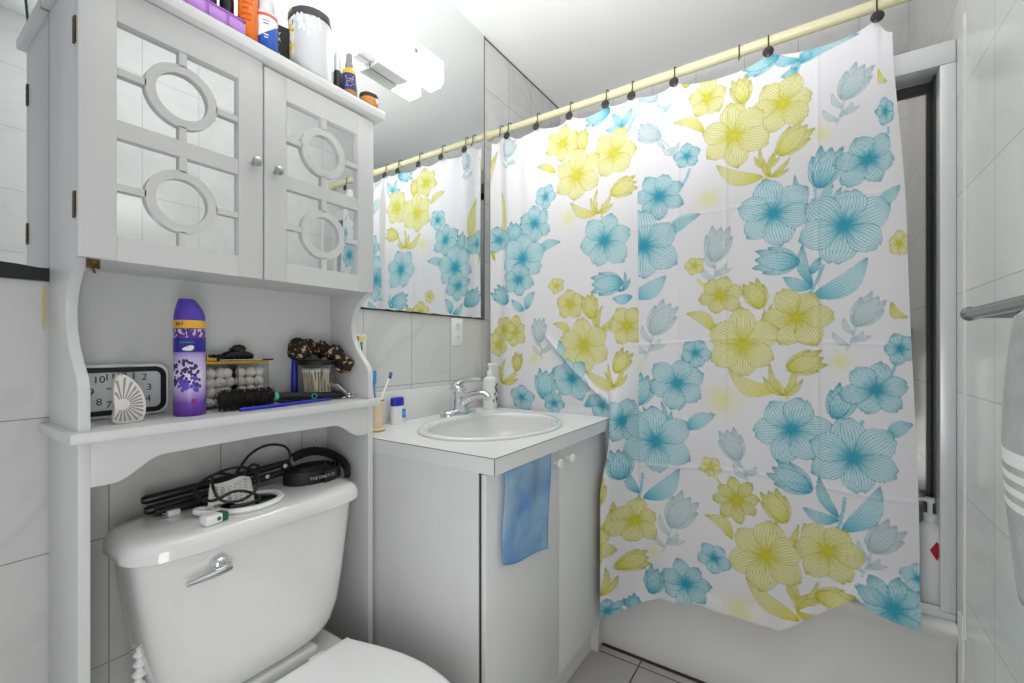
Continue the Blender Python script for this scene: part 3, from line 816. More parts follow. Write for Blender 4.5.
for z, r, sh_ in ((.1965, .0277, 0), (.206, .0274, 0), (.218, .0245, -.001), (.230, .0198, -.003), (.239, .0155, -.005), (.2415, .0130, -.006)):
    cp.append([Vector((cc[0] + sh_ + r * math.cos(2 * math.pi * k / 36), cc[1] + r * math.sin(2 * math.pi * k / 36), SZ + z)) for k in range(36)])
MB().rings(cp).build('cap', PURP, af)
lvn = MB()
def can_blob(mb, ang, z, sa, sz, h=.0007, r=.0280):
    M = Matrix.Translation((cc[0] + (r - .0003) * math.cos(ang), cc[1] + (r - .0003) * math.sin(ang), SZ + z)) @ Matrix.Rotation(ang, 4, 'Z')
    mb.sph((0, 0, 0), (h, sa, sz), 6, mat=M)
for k in range(70):
    row = rnd.choice([0, 1, 2])
    ang = CAMA + rnd.uniform(-.95, .95)
    z = .098 + .012 * math.sin(ang * 2) - row * .016 + rnd.uniform(-.006, .006)
    can_blob(lvn, ang, z, .0030, .0036)
lvn.build('lavender_sprigs', pm('deep_violet_print', (52, 34, 88), .5, var=.4, scale=200), af, label='dark lavender flowers printed on the can')
lv2 = MB()
for k in range(34):
    ang = CAMA + rnd.uniform(-.6, .8); can_blob(lv2, ang, .064 + rnd.uniform(-.014, .016), .0026, .0044, .0009)
lv2.build('lavender_buds', pm('violet_print', (92, 70, 190), .5), af)
can_b = MB(); can_blob(can_b, CAMA + .16, .1385, .0088, .0046); can_blob(can_b, CAMA + .30, .1415, .006, .0042); can_blob(can_b, CAMA - .02, .1375, .006, .003)
can_b.build('white_cloud', WPL, af)
gb_ = MB()
for d in (-.35, -.2, -.05, .1, .25, .4): can_blob(gb_, CAMA + d, .1515, .0032, .0018)
gb_.build('green_leaf', pm('green_print', (60, 130, 90), .5), af)
rr_ = MB(); M = Matrix.Translation((cc[0] + .0284 * math.cos(CAMA + .5), cc[1] + .0284 * math.sin(CAMA + .5), SZ + .031)) @ Matrix.Rotation(CAMA + .5, 4, 'Z')
t_ = MB().tube([(0, .0035 * math.cos(a), .0035 * math.sin(a)) for a in [2 * math.pi * k / 18 for k in range(18)]], .0008, 6, closed=True).tube([(0, -.0025, -.0025), (0, .0025, .0025)], .0007, 6); t_.xf(M)
t_.build('red_sign', RED, af)

wrap_text('3in1', .0105, pm('navy_ink', (40, 34, 90), .5), cc, .0281, SZ + .1895, CAMA - .42, 'lettering', af)

# clear organiser with gold rim, cotton balls inside
CLEAR = bpy.data.materials.new('clear_acrylic')
nt, b_ = nodes_of(CLEAR)
tr = nt.nodes.new('ShaderNodeBsdfTransparent'); tr.inputs['Color'].default_value = (.95, .95, .95, 1)
gl = nt.nodes.new('ShaderNodeBsdfGlossy'); gl.inputs['Roughness'].default_value = .05
lw = nt.nodes.new('ShaderNodeLayerWeight'); lw.inputs['Blend'].default_value = .2
lm = nt.nodes.new('ShaderNodeMath'); lm.operation = 'MULTIPLY'; lm.inputs[1].default_value = .35; nt.links.new(lw.outputs['Facing'], lm.inputs[0])
mx = nt.nodes.new('ShaderNodeMixShader'); nt.links.new(lm.outputs[0], mx.inputs[0]); nt.links.new(tr.outputs[0], mx.inputs[1]); nt.links.new(gl.outputs[0], mx.inputs[2])
nt.links.new(mx.outputs[0], nt.nodes['Material Output'].inputs['Surface'])
ox0, ox1, oy0, oy1, oz1 = .446, .585, 1.122, 1.176, 1.083
og = thing('organizer_box', 'clear divided box with gold rim holding cotton balls on the shelf', 'box', (.515, 1.15, SZ))
w = MB()
for a in ((ox0, ox0 + .002, oy0, oy1), (ox1 - .002, ox1, oy0, oy1), (ox0, ox1, oy0, oy0 + .002), (ox0, ox1, oy1 - .002, oy1), (.514, .516, oy0, oy1)): w.box(*a, SZ, oz1)
w.box(ox0, ox1, oy0, oy1, SZ, SZ + .002)
w.build('clear_walls', CLEAR, og, smooth=False)
g = MB()
for a in ((ox0 - .001, ox1 + .001, oy0 - .001, oy0 + .004), (ox0 - .001, ox1 + .001, oy1 - .004, oy1 + .001), (ox0 - .001, ox0 + .003, oy0, oy1), (ox1 - .003, ox1 + .001, oy0, oy1)): g.box(*a, oz1, oz1 + .006, .0008)
g.build('gold_rim', GOLD, og, label='gold rim of the clear box')
MB().box(ox0 + .004, ox1 - .004, oy0 + .004, oy1 - .004, oz1 + .0005, oz1 + .004).build('lid', CLEAR, og, smooth=False)
EDG = pm('edge_grey', (120, 116, 110), .4)
for x in (.4465, .515, .5845): MB().box(x - .0007, x + .0007, oy0 - .0012, oy0, SZ, oz1).build('corner_edge', EDG, og, smooth=False)
COT = pm('cotton', (226, 220, 214), .95, var=.18, scale=55, bump=1.0, bscale=120)
cb0 = None; n_ = 0
for ix in range(6):
    for iz in range(4):
        x = .4605 + ix * .0218 + (.0025 if iz % 2 else 0); z = SZ + .0150 + iz * .0222
        if abs(x - .515) < .0085: x += .010 if x > .515 else -.0105
        loc = (x, oy0 + .0165 + rnd.uniform(0, .004), z)
        if cb0 is None:
            b = MB().sph((0, 0, 0), (.0122, .0118, .0124), 12)
            for v in b.bm.verts: v.co *= 1 + .12 * math.sin(v.co.x * 700) * math.cos(v.co.z * 600 + v.co.y * 500)
            cb0 = b.build('cotton_ball', COT); o = cb0
        else: o = cb0.copy(); col.objects.link(o)
        o.location = loc; o.rotation_euler = (rnd.random() * 6, rnd.random() * 6, rnd.random() * 6)
        tag(o, 'fluffy white cotton ball inside the clear gold-rimmed box on the shelf', 'cotton ball', 'cotton balls in the clear box')

# black claw clip and bead bracelet, gold clip, thin stick on the box
TOPB = oz1 + .0063
cl_ = thing('claw_clip', 'matte black hair claw lying on the clear gold-rimmed box', 'hair clip', (.525, 1.15, TOPB))
MATB = pm('matte_black', (16, 16, 18), .55, var=.1)
jw = MB()
for sg in (-1, 1):
    j = MB()
    def jf(u, v, sg=sg):
        a = math.pi * (.08 + .62 * v)
        return Vector((.525 + (u - .5) * .066, 1.149 + sg * .018 * math.sin(a) * (1 - .6 * (2 * u - 1) ** 2 * .6), TOPB + .004 + .017 * (1 - math.cos(a)) / 1.3 * (1 - .45 * (2 * u - 1) ** 2)))
    j.grid(jf, 16, 10)
    for k in range(6):
        x = .498 + k * .0108
        j.tube([(x, 1.149 + sg * .006, TOPB + .004), (x, 1.149 + sg * .012, TOPB + .002), (x, 1.149 + sg * .019, TOPB + .010)], .0022, 6)
    ob = j.build('jaw', MATB, cl_)
    m = ob.modifiers.new('thick', 'SOLIDIFY'); m.thickness = .003
MB().tube([(.509, 1.149, TOPB + .026), (.541, 1.149, TOPB + .026)], .0045, 12).sph((.525, 1.142, TOPB + .029), (.0165, .010, .010), 12).build('thumb_grip', MATB, cl_)
MB().tube([(.521, 1.1345, TOPB + .019), (.530, 1.1335, TOPB + .019), (.526, 1.1335, TOPB + .026)], .0008, 6).build('spring', CHROME, cl_)
be = thing('hair_tie', 'black bubble-textured hair tie on the clear box beside the purple can', 'hair tie', (.468, 1.15, TOPB))
b = MB()
for k in range(12):
    a = 2 * math.pi * k / 12
    b.sph((.470 + .021 * math.cos(a), 1.152 + .016 * math.sin(a), TOPB + .0078), .0078, 10)
b.build('fabric_ring', BLACKM, be)
gc = thing('gold_hair_pin', 'small gold hair clip on the left end of the clear box', 'hair clip', (.458, 1.128, TOPB))
MB().box(.450, .470, 1.124, 1.1285, TOPB, TOPB + .0085, .0015).box(.4505, .4535, 1.1235, 1.129, TOPB + .008, TOPB + .016, .001).build('clip', GOLD, gc)
MB().tube([(.464, 1.1235, TOPB + .004), (.468, 1.1235, TOPB + .006)], .002, 8).build('pearl', pm('amber', (222, 140, 60), .3), gc)
ns = thing('nail_tool', 'thin silver stick lying along the top of the clear box', 'stick', (.53, 1.13, TOPB))
MB().tube([(.478, 1.1305, TOPB + .0022), (.592, 1.1255, TOPB + .0022)], .0018, 8).build('shaft', SATIN, ns)
MB().tube([(.572, 1.1264, TOPB + .0022), (.599, 1.1252, TOPB + .0022)], .0021, 8).build('grip', BLACK, ns)

# round brush
hbz = .0255
br = thing('hairbrush', 'round black bristle hairbrush lying along the front of the shelf', 'hairbrush', (.60, 1.075, SZ))
A, B = Vector((.4550, 1.073, SZ + hbz)), Vector((.5665, 1.073, SZ + hbz - .002))
barrel = MB().tube([A, B], .0145, 20)
barrel.build('barrel', pm('barrel_dark', (38, 34, 33), .5, var=.2), br)
BRIS = pm('bristles', (34, 29, 28), .6, var=.5, scale=150)
bm_ = MB()
for i in range(34):
    x = .456 + .110 * i / 33
    for k in range(24):
        a = 2 * math.pi * (k + .5 * (i % 2)) / 24
        d = Vector((rnd.uniform(-.16, .16), math.cos(a), math.sin(a))); d.normalize()
        c = Vector((x, 1.073, SZ + hbz - .0015))
        L = .0235 + rnd.uniform(-.001, .0012)
        bm_.tube([c + d * .0135, c + d * L], [.0011, .0007], 4)
bm_.build('bristle_rows', BRIS, br, smooth=False)
TEAL = pm('teal_plastic', (78, 196, 172), .35)
MB().lathe([(0, 0), (.0105, 0), (.0105, .013), (0, .013)], (.5675, 1.074, SZ + hbz - .003), mat=Matrix.Rotation(math.radians(90), 4, 'Y')).build('collar', TEAL, br)
MB().tube([(.5805, 1.0745, SZ + .0215), (.60, 1.0752, SZ + .0205), (.66, 1.079, SZ + .0155), (.72, 1.083, SZ + .0120), (.765, 1.086, SZ + .0100)], [.0095, .0105, .0105, .0098, .0088], 16).build('handle', BLACK, br)
M = Matrix.Translation((.676, 1.0690, SZ + .0145)) @ FRONT
t_ = MB().tube([(.0072 * math.cos(a), .0072 * math.sin(a), 0) for a in [math.pi / 3 * k for k in range(6)]], .0011, 6, closed=True); t_.xf(M)
t_.build('hexagon_mark', TEAL, br)

pn = thing('comb', 'blue rat-tail comb lying along the front edge of the shelf', 'comb', (.61, 1.04, SZ))
DBL = pm('ultramarine_plastic', (40, 56, 200), .3)
MB().tube([(.479, 1.037, SZ + .0045), (.488, 1.038, SZ + .0045), (.588, 1.046, SZ + .0045)], [.0038, .0044, .0042], 10).tube([(.583, 1.047, SZ + .0045), (.648, 1.056, SZ + .0045), (.722, 1.066, SZ + .0038)], [.0042, .0038, .0026], 10).build('tail', DBL, pn)
t_ = MB()
for k in range(22): t_.box(.500 + k * .0038, .5018 + k * .0038, 1.041, 1.053, SZ + .0005, SZ + .0035)
t_.build('teeth', DBL, pn, smooth=False)

# swab jar with lid
fl = thing('flat_comb', 'flat black comb lying under the cotton swab jar', 'comb', (.70, 1.12, SZ))
f_ = MB().box(.612, .792, 1.100, 1.128, SZ, SZ + .0048, .001)
f_.build('spine', BLACK, fl)
f_ = MB()
for k in range(34): f_.box(.616 + k * .0052, .6188 + k * .0052, 1.126, 1.172, SZ, SZ + .0048)
f_.build('teeth', BLACK, fl, smooth=False)
JX, JY, JZ, JR = .7195, 1.127, SZ + .005, .048
jr = thing('swab_jar', 'round clear jar of cotton swabs with black lid on the shelf', 'jar', (JX, JY, JZ))
MB().lathe([(0, 0), (JR, 0), (JR + .001, .004), (JR + .001, .088), (JR - .001, .088), (JR - .001, .004), (0, .003)], (JX, JY, JZ), 40).build('glass', CLEAR, jr)
MB().lathe([(0, .0885), (JR + .002, .0885), (JR + .003, .091), (JR + .003, .099), (JR + .001, .1015), (0, .102)], (JX, JY, JZ), 40).build('lid', MATB, jr)
SWAB = pm('swab_stick', (238, 228, 196), .6); SWH = pm('swab_cotton', (244, 242, 236), .9)
s0 = None
for k in range(44):
    a = rnd.uniform(0, 6.283); q = math.sqrt(rnd.random()) * .034
    a2 = a + rnd.uniform(-.8, .8); q2 = min(.040, q + rnd.uniform(-.004, .02))
    p0 = Vector((JX + q * math.cos(a), JY + q * math.sin(a), JZ + .008)); p1 = Vector((JX + q2 * math.cos(a2), JY + q2 * math.sin(a2), JZ + .078))
    dr = (p1 - p0).normalized()
    if s0 is None:
        s0 = MB().tube([(0, 0, 0), (0, 0, .071)], .0013, 6).build('cotton_swab', SWAB)
        h = MB()
        for z in (.004, .067): h.sph((0, 0, z), (.0026, .0026, .0062), 7)
        s0h = h.build('cotton_tip', SWH, s0); o = s0
    else:
        o = s0.copy(); col.objects.link(o); oh = s0h.copy(); col.objects.link(oh); oh.parent = o
    o.location = p0; o.rotation_mode = 'QUATERNION'; o.rotation_quaternion = dr.to_track_quat('Z', 'Y')
    tag(o, 'cotton swab standing in the clear black-lidded jar', 'cotton swab', 'cotton swabs in the jar')

LEO = bpy.data.materials.new('leopard_fabric')
nt, b_ = nodes_of(LEO)
tc = nt.nodes.new('ShaderNodeTexCoord'); vo = nt.nodes.new('ShaderNodeTexVoronoi'); vo.inputs['Scale'].default_value = 85
nz = nt.nodes.new('ShaderNodeTexNoise'); nz.inputs['Scale'].default_value = 45
nt.links.new(tc.outputs['Object'], nz.inputs['Vector'])
av = nt.nodes.new('ShaderNodeMix'); av.data_type = 'RGBA'; av.blend_type = 'ADD'; av.inputs['Factor'].default_value = .03
nt.links.new(tc.outputs['Object'], av.inputs['A']); nt.links.new(nz.outputs['Color'], av.inputs['B']); nt.links.new(av.outputs['Result'], vo.inputs['Vector'])
rp = nt.nodes.new('ShaderNodeValToRGB'); e = rp.color_ramp.elements
e[0].position = 0; e[0].color = lin((26, 20, 17)); e[1].position = .70; e[1].color = lin((26, 20, 17))
x_ = e.new(.75); x_.color = lin((190, 156, 108)); x_ = e.new(1); x_.color = lin((206, 174, 124))
vo.feature = 'F1'
nt.links.new(vo.outputs['Distance'], rp.inputs['Fac']); nt.links.new(rp.outputs['Color'], b_.inputs['Base Color']); b_.inputs['Roughness'].default_value = .8
sc_ = thing('scrunchie', 'leopard print scrunchie resting on top of the black jar lid', 'hair tie', (.72, 1.12, JZ + .1025))
pth = spline([(.652, 1.098, 1.108), (.660, 1.120, 1.118), (.688, 1.142, 1.120), (.722, 1.144, 1.118), (.748, 1.130, 1.113), (.765, 1.104, 1.100), (.774, 1.072, 1.066)], 14)
rads = [.0215 + .0050 * math.sin(k * .40) + .0016 * math.sin(k * 1.7) for k in range(len(pth))]
b = MB().tube(pth, rads, 18)
for v in b.bm.verts: v.co += Vector((0, 0, .0016 * math.sin(v.co.x * 420 + v.co.y * 300)))
b.sph(pth[0], .018, 12).sph(pth[-1], .015, 12)
b.build('fabric_tube', LEO, sc_, angle=80)
rt = thing('makeup_pen', 'dark blue tube standing behind the left side of the swab jar', 'tube', (.664, 1.168, SZ + .005))
MB().lathe([(0, 0), (.0085, 0), (.0085, .07), (.007, .104), (0, .104)], (.680, 1.1685, SZ + .005)).build('tube_body', pm('cobalt', (28, 48, 170), .35), rt)
MB().lathe([(0, .1045), (.0078, .1045), (.0078, .118), (0, .118)], (.680, 1.1685, SZ + .005)).build('cap', BLACK, rt)
wc = thing('paper_card', 'folded white card leaning at the right end of the shelf', 'card', (.785, 1.10, SZ))
MB().prism([(.746, SZ + .040), (.7477, SZ + .0410), (.7955, SZ + .0015), (.7935, SZ)], 'y', 1.074, 1.128).build('card_panel', WPL, wc, smooth=False)
ke = thing('key_ring', 'small silver ring and clip on the right end of the shelf', 'ring', (.775, 1.062, SZ))
MB().tube([(.775 + .009 * math.cos(a), 1.060 + .009 * math.sin(a), SZ + .010 + .004 * math.sin(a)) for a in [2 * math.pi * k / 20 for k in range(20)]], .0016, 8, closed=True).sph((.784, 1.058, SZ + .006), .0055, 10).build('ring_loop', CHROME, ke)
MB().tube([(.766, 1.062, SZ + .004), (.757, 1.066, SZ + .003)], .0028, 8).build('clasp', SATIN, ke)

# ---------------------------------------------------------------- things on the tank lid (top at z = .777)
TZ = .7772
hi = thing('hair_straightener', 'slim black hair straightener lying along the back of the tank lid', 'hair straightener', (.49, 1.14, TZ))
SOFT = pm('soft_black', (27, 27, 29), .35, var=.15)
for dy, z0, z1 in ((.0, TZ + .0275, TZ + .045), (-.017, TZ + .0095, TZ + .028)):
    P = [(.338, 1.146 + dy, z0), (.345, 1.145 + dy, z0), (.45, 1.142 + dy, z0 + (z1 - z0) * .25), (.53, 1.138 + dy, z0 + (z1 - z0) * .5), (.64, 1.130 + dy, z1)]
    MB().tube(P, [.006, .0095, .0092, .0092, .0080], 14).build('arm', SOFT, hi)
MB().sph((.632, 1.122, TZ + .036), (.014, .012, .013)).build('hinge', BLACK, hi)
for x, y, z in ((.577, 1.1105, TZ + .0255), (.622, 1.1105, TZ + .042)):
    MB().sph((x, y, z), (.0055, .0025, .0055), 10).build('button', pm('silver_print', (214, 214, 214), .4), hi)
t_ = MB()
for x in (.552, .560): t_.box(x - .003, x + .003, 1.1108, 1.1113, TZ + .019, TZ + .021)
t_.build('white_mark', WPL, hi, smooth=False)
MB().tube(spline([(.640, 1.128, TZ + .038), (.643, 1.126, .845), (.626, 1.128, .868), (.585, 1.13, .876), (.545, 1.128, .862), (.515, 1.118, .835), (.495, 1.105, .815), (.470, 1.092, .800)], 10), .0032, 10).build('cord', BLACK, hi)
cu = thing('curling_wand', 'black wand with white plug end lying before the straightener', 'curling iron', (.44, 1.10, TZ))
MB().tube([(.348, 1.103, TZ + .0078), (.40, 1.099, TZ + .0078), (.47, 1.095, TZ + .011)], [.0072, .0076, .0080], 14).build('wand', SOFT, cu)
t_ = MB()
for k in range(12):
    t_.tube([(.405 + k * .0045, 1.099 - k * .0003, TZ + .0086), (.4075 + k * .0045, 1.099 - k * .0003, TZ + .0086)], .0086, 12)
t_.build('strain_relief', BLACK, cu, angle=80)
MB().box(.362, .384, 1.078, 1.090, TZ, TZ + .011, .002).build('plug', WPL, cu, label='small white plug')
for dz in (.003, .008): MB().box(.353, .362, 1.081, 1.087, TZ + dz - .0008, TZ + dz + .0008).build('prong', CHROME, cu)
MB().tube(spline([(.47, 1.095, TZ + .011), (.500, 1.092, TZ + .040), (.535, 1.098, TZ + .066), (.556, 1.104, TZ + .050), (.530, 1.096, TZ + .034), (.480, 1.086, TZ + .058), (.440, 1.066, TZ + .070), (.420, 1.018, TZ + .052), (.428, .998, TZ + .030), (.462, .990, TZ + .024), (.494, .994, TZ + .040), (.510, 1.030, TZ + .064), (.498, 1.076, TZ + .072), (.455, 1.084, TZ + .068), (.412, 1.070, TZ + .054), (.398, 1.040, TZ + .040), (.412, 1.002, TZ + .034), (.446, .990, TZ + .046), (.480, .996, TZ + .034), (.500, .994, TZ + .018), (.478, .984, TZ + .0155), (.440, .992, TZ + .0155)], 9), .0030, 10).build('cord', BLACK, cu)
PAPER = pm('printed_paper', (220, 219, 214), .8, var=.12, scale=120)
pt = thing('paper_tag', 'crumpled white printed leaflet caught in the black cord on the tank', 'paper', (.475, 1.04, TZ))
def pf_(u, v):
    return Vector((.412 + .082 * u + .018 * v, 1.026 - .026 * u * (1 - v) + .034 * v + .004 * math.sin(u * 9), TZ + .012 + .046 * v * (1 - .25 * u) + .006 * math.sin(u * 5 + v * 4)))
o = MB().grid(pf_, 14, 12).build('sheet', PAPER, pt, recalc=False)
t_ = MB()
for r in range(9):
    for c in range(6):
        u0 = .10 + c * .14 + rnd.uniform(0, .03); v0 = .14 + r * .085
        a, b = pf_(u0, v0), pf_(u0 + rnd.uniform(.06, .11), v0)
        t_.tube([a + Vector((0, -.0008, .0003)), b + Vector((0, -.0008, .0003))], .0006, 4)
t_.build('print_line', pm('print_grey', (96, 96, 96), .8), pt, smooth=False)
dsh = thing('hand_mirror', 'oval mirror with thick white rim lying on the tank lid', 'mirror', (.495, 1.035, TZ))
def oval(a, b, z, n=56, cx=.494, cy=1.025, rot=math.radians(6)):
    out = []
    for k in range(n):
        t = 2 * math.pi * k / n; x, y = a * math.cos(t), b * math.sin(t)
        out.append(Vector((cx + x * math.cos(rot) - y * math.sin(rot), cy + x * math.sin(rot) + y * math.cos(rot), z)))
    return out
MB().rings([oval(.070, .058, TZ + .0008), oval(.072, .060, TZ + .005), oval(.069, .057, TZ + .0105), oval(.061, .049, TZ + .0105), oval(.057, .045, TZ + .006), oval(.057, .045, TZ + .0008)], close=True).build('rim', WPL, dsh)
MB().rings([oval(.0575, .0455, TZ + .0008), oval(.0575, .0455, TZ + .0055)]).build('glass', pm('dark_mirror', (64, 66, 68), .08, .9, var=.05), dsh)
MB().tube(spline([(.425, 1.030, TZ + .008), (.400, 1.040, TZ + .012), (.392, 1.028, TZ + .012), (.405, 1.010, TZ + .010), (.432, 1.000, TZ + .008)], 6), .0055, 10).build('handle_loop', WPL, dsh)
ch = thing('power_adapter', 'small white and green adapter block in front of the oval mirror', 'adapter', (.408, .975, TZ))
Mr = Matrix.Translation((.400, .972, TZ)) @ Matrix.Rotation(math.radians(10), 4, 'Z')
MB().box(-.020, .012, -.012, .012, .0003, .018, .003, mat=Mr).build('body', WPL, ch)
MB().box(.0122, .024, -.0115, .0115, .0003, .017, .002, mat=Mr).build('green_end', pm('deep_green', (32, 98, 78), .4), ch, label='dark green end of the adapter')
MB().cyl(Mr @ Vector((.004, -.0125, .009)), Mr @ Vector((.004, -.0118, .009)), .004).build('knob', pm('deep_green_knob', (40, 110, 90), .4), ch)

bl = thing('belt_coil', 'wide black strap rolled into a coil at the right of the tank lid', 'strap', (.676, 1.085, TZ))
pts_ = []
turns = 3.3; N = 150
for k in range(N + 1):
    a = -math.pi * .5 + turns * 2 * math.pi * k / N; q = 1 - .52 * k / N
    pts_.append((.676 + .078 * q * math.cos(a), 1.082 + .056 * q * math.sin(a)))
b = MB()
rr = []
for k, (x, y) in enumerate(pts_):
    q = k / N
    z1 = TZ + .029 + .012 * q
    x2, y2 = pts_[min(k + 1, N)]; x1, y1 = pts_[max(k - 1, 0)]
    d = Vector((x2 - x1, y2 - y1)).normalized(); nn = Vector((-d.y, d.x)) * .0016
    rr.append([Vector((x + nn.x, y + nn.y, TZ + .0005)), Vector((x + nn.x, y + nn.y, z1)), Vector((x - nn.x, y - nn.y, z1)), Vector((x - nn.x, y - nn.y, TZ + .0005))])
b.rings(rr)
b.build('strap', pm('black_webbing', (24, 24, 26), .55, var=.2, scale=80), bl)
# lettering follows the front of the outer turn
cu_ = bpy.data.curves.new('tx', 'FONT'); cu_.body = 'THE DAILY CO'; cu_.size = .0105; cu_.align_x = 'CENTER'; cu_.align_y = 'CENTER'; cu_.extrude = .0002
o_ = bpy.data.objects.new('tx', cu_); col.objects.link(o_)
dg = bpy.context.evaluated_depsgraph_get(); dg.update()
me_ = bpy.data.meshes.new_from_object(o_.evaluated_get(dg)); bpy.data.objects.remove(o_); bpy.data.curves.remove(cu_)
b = MB(); b.bm.from_mesh(me_); bpy.data.meshes.remove(me_)
for v in b.bm.verts:
    s_ = (v.co.x - .002) / .078; a = -math.pi / 2 + s_
    v.co = Vector((.676 + .0800 * math.cos(a), 1.082 + .0580 * math.sin(a) - .0006, TZ + .017 + v.co.y))
b.build('lettering', WPL, bl, smooth=False)
bd = thing('braided_headband', 'black braided band draped over the coiled strap on the tank', 'headband', (.73, 1.10, TZ))
pth = spline([(.655, 1.128, .832), (.690, 1.138, .836), (.725, 1.138, .834), (.758, 1.120, .822), (.770, 1.088, .805), (.768, 1.064, .793), (.757, 1.042, .787), (.742, 1.026, .784)], 16)
b = MB()
side = []
for k, p in enumerate(pth):
    d = (pth[min(k + 1, len(pth) - 1)] - pth[max(k - 1, 0)]).normalized()
    side.append((Vector((0, 0, 1)) - d * d.z).normalized())
for ph in (0, 2 * math.pi / 3, 4 * math.pi / 3):
    q = []
    for k, p in enumerate(pth):
        a = k * .50 + ph
        d = (pth[min(k + 1, len(pth) - 1)] - pth[max(k - 1, 0)]).normalized()
        out = d.cross(side[k])
        q.append(p + side[k] * (.0085 * math.sin(a)) + out * (.0042 * math.sin(2 * a)))
    b.tube(q, .0044, 8)
b.build('braid', BLACKM, bd, angle=80)

# ---------------------------------------------------------------- things on top of the cabinet (top at z = 1.778)
CZT = 1.7783
VIOL = pm('lilac_plastic', (178, 116, 206), .3, var=.06, trans=.15)
bk = thing('basket', 'translucent lilac plastic basket on top of the cabinet', 'basket', (.36, 1.06, CZT))
bx0, bx1, by0, by1, bz = .250, .480, 1.018, 1.120, CZT + .047
b = MB()
for a in ((bx0, bx1, by0, by0 + .003), (bx0, bx1, by1 - .003, by1), (bx0, bx0 + .003, by0, by1), (bx1 - .003, bx1, by0, by1)): b.box(*a, CZT, bz)
b.box(bx0, bx1, by0, by1, CZT, CZT + .003)
b.build('basket_shell', VIOL, bk, smooth=False)
b = MB()
for k in range(6):
    x = bx0 + .006 + k * .0385
    b.box(x, x + .0335, by0 - .0022, by0 + .001, CZT + .006, bz - .004, .0015)
b.build('raised_panel', pm('lilac_panel', (190, 132, 216), .25, var=.05), bk)
b = MB()
for a in ((bx0 - .002, bx1 + .002, by0 - .002, by0 + .004), (bx0 - .002, bx1 + .002, by1 - .004, by1 + .002), (bx0 - .002, bx0 + .004, by0, by1), (bx1 - .004, bx1 + .002, by0, by1)): b.box(*a, bz, bz + .0035, .001)
b.build('rim', VIOL, bk)


def bottle(name, label, cat, c, prof, mat, capprof=None, capmat=None, sy=1.0, cap='cap', group=None, n=32, matb='body'):
    t = thing(name, label, cat, c, group)
    MB().lathe(prof, c, n, sy=sy).build(matb, mat, t)
    if capprof: MB().lathe(capprof, c, n, sy=sy).build(cap, capmat, t)
    return t


AMB = pm('amber_orange', (226, 112, 26), .25, var=.06)
BZ = CZT + .0035
t = bottle('dark_bottle', 'black bottle with silver stripe standing in the lilac basket', 'bottle', (.425, 1.062, BZ), [(0, 0), (.017, 0), (.018, .004), (.018, .11), (.010, .12), (0, .12)], BLACK, [(0, .1205), (.011, .1205), (.011, .15), (0, .15)], SATIN)
b = MB()
for d in (-.5, -.1, .15): b.box(-.0016, .0016, -.0004, .0004, .03, .11, mat=Matrix.Translation((.425 + .0182 * math.cos(CAMA + d), 1.062 + .0182 * math.sin(CAMA + d), BZ)) @ Matrix.Rotation(CAMA + d + math.pi / 2, 4, 'Z'))
b.build('silver_stripe', pm('pale_print', (206, 206, 204), .4), t, smooth=False)
bottle('dark_bottle', 'slim plain black bottle at the right end of the lilac basket', 'bottle', (.462, 1.058, BZ), [(0, 0), (.013, 0), (.014, .004), (.014, .10), (.008, .108), (0, .108)], BLACK, [(0, .1085), (.009, .1085), (.009, .135), (0, .135)], BLACK)
t = bottle('hair_oil_bottle', 'bright orange bottle beside the lilac basket on the cabinet', 'bottle', (.495, 1.035, CZT), [(0, 0), (.0185, 0), (.0200, .004), (.0200, .145), (.012, .165), (0, .165)], AMB, [(0, .1655), (.012, .1655), (.012, .20), (0, .20)], AMB)
for i, z in enumerate((.058, .070, .082, .094, .104)):
    b = MB()
    for q in range(5 if i != 2 else 3):
        a = CAMA - .45 + q * .2 + .05 * i
        b.box(-.0016, .0016, -.0003, .0003, z - .0018, z + .0018, mat=Matrix.Translation((.495 + .0202 * math.cos(a), 1.035 + .0202 * math.sin(a), CZT)) @ Matrix.Rotation(a + math.pi / 2, 4, 'Z'))
    b.build('print_line', pm('dark_orange_print', (186, 70, 14), .5), t, smooth=False)
LAB = bpy.data.materials.new('rubbing_bottle_label')
nt, b_ = nodes_of(LAB)
tc = nt.nodes.new('ShaderNodeTexCoord'); sx_ = nt.nodes.new('ShaderNodeSeparateXYZ'); nt.links.new(tc.outputs['Object'], sx_.inputs[0])
ad = nt.nodes.new('ShaderNodeMath'); ad.operation = 'MULTIPLY_ADD'; ad.inputs[1].default_value = -.9
nt.links.new(sx_.outputs['X'], ad.inputs[0]); nt.links.new(sx_.outputs['Z'], ad.inputs[2])
lt = nt.nodes.new('ShaderNodeMath'); lt.operation = 'LESS_THAN'; lt.inputs[1].default_value = .062; nt.links.new(ad.outputs[0], lt.inputs[0])
gt = nt.nodes.new('ShaderNodeMath'); gt.operation = 'GREATER_THAN'; gt.inputs[1].default_value = .088; nt.links.new(sx_.outputs['Z'], gt.inputs[0])
m1 = nt.nodes.new('ShaderNodeMix'); m1.data_type = 'RGBA'; m1.inputs['A'].default_value = lin((238, 238, 240)); m1.inputs['B'].default_value = lin((30, 84, 176)); nt.links.new(lt.outputs[0], m1.inputs['Factor'])
m2 = nt.nodes.new('ShaderNodeMix'); m2.data_type = 'RGBA'; m2.inputs['B'].default_value = lin((226, 84, 58)); nt.links.new(m1.outputs['Result'], m2.inputs['A']); nt.links.new(gt.outputs[0], m2.inputs['Factor'])
nt.links.new(m2.outputs['Result'], b_.inputs['Base Color']); b_.inputs['Roughness'].default_value = .35
GREYW = pm('pale_grey_plastic', (212, 212, 212), .35)
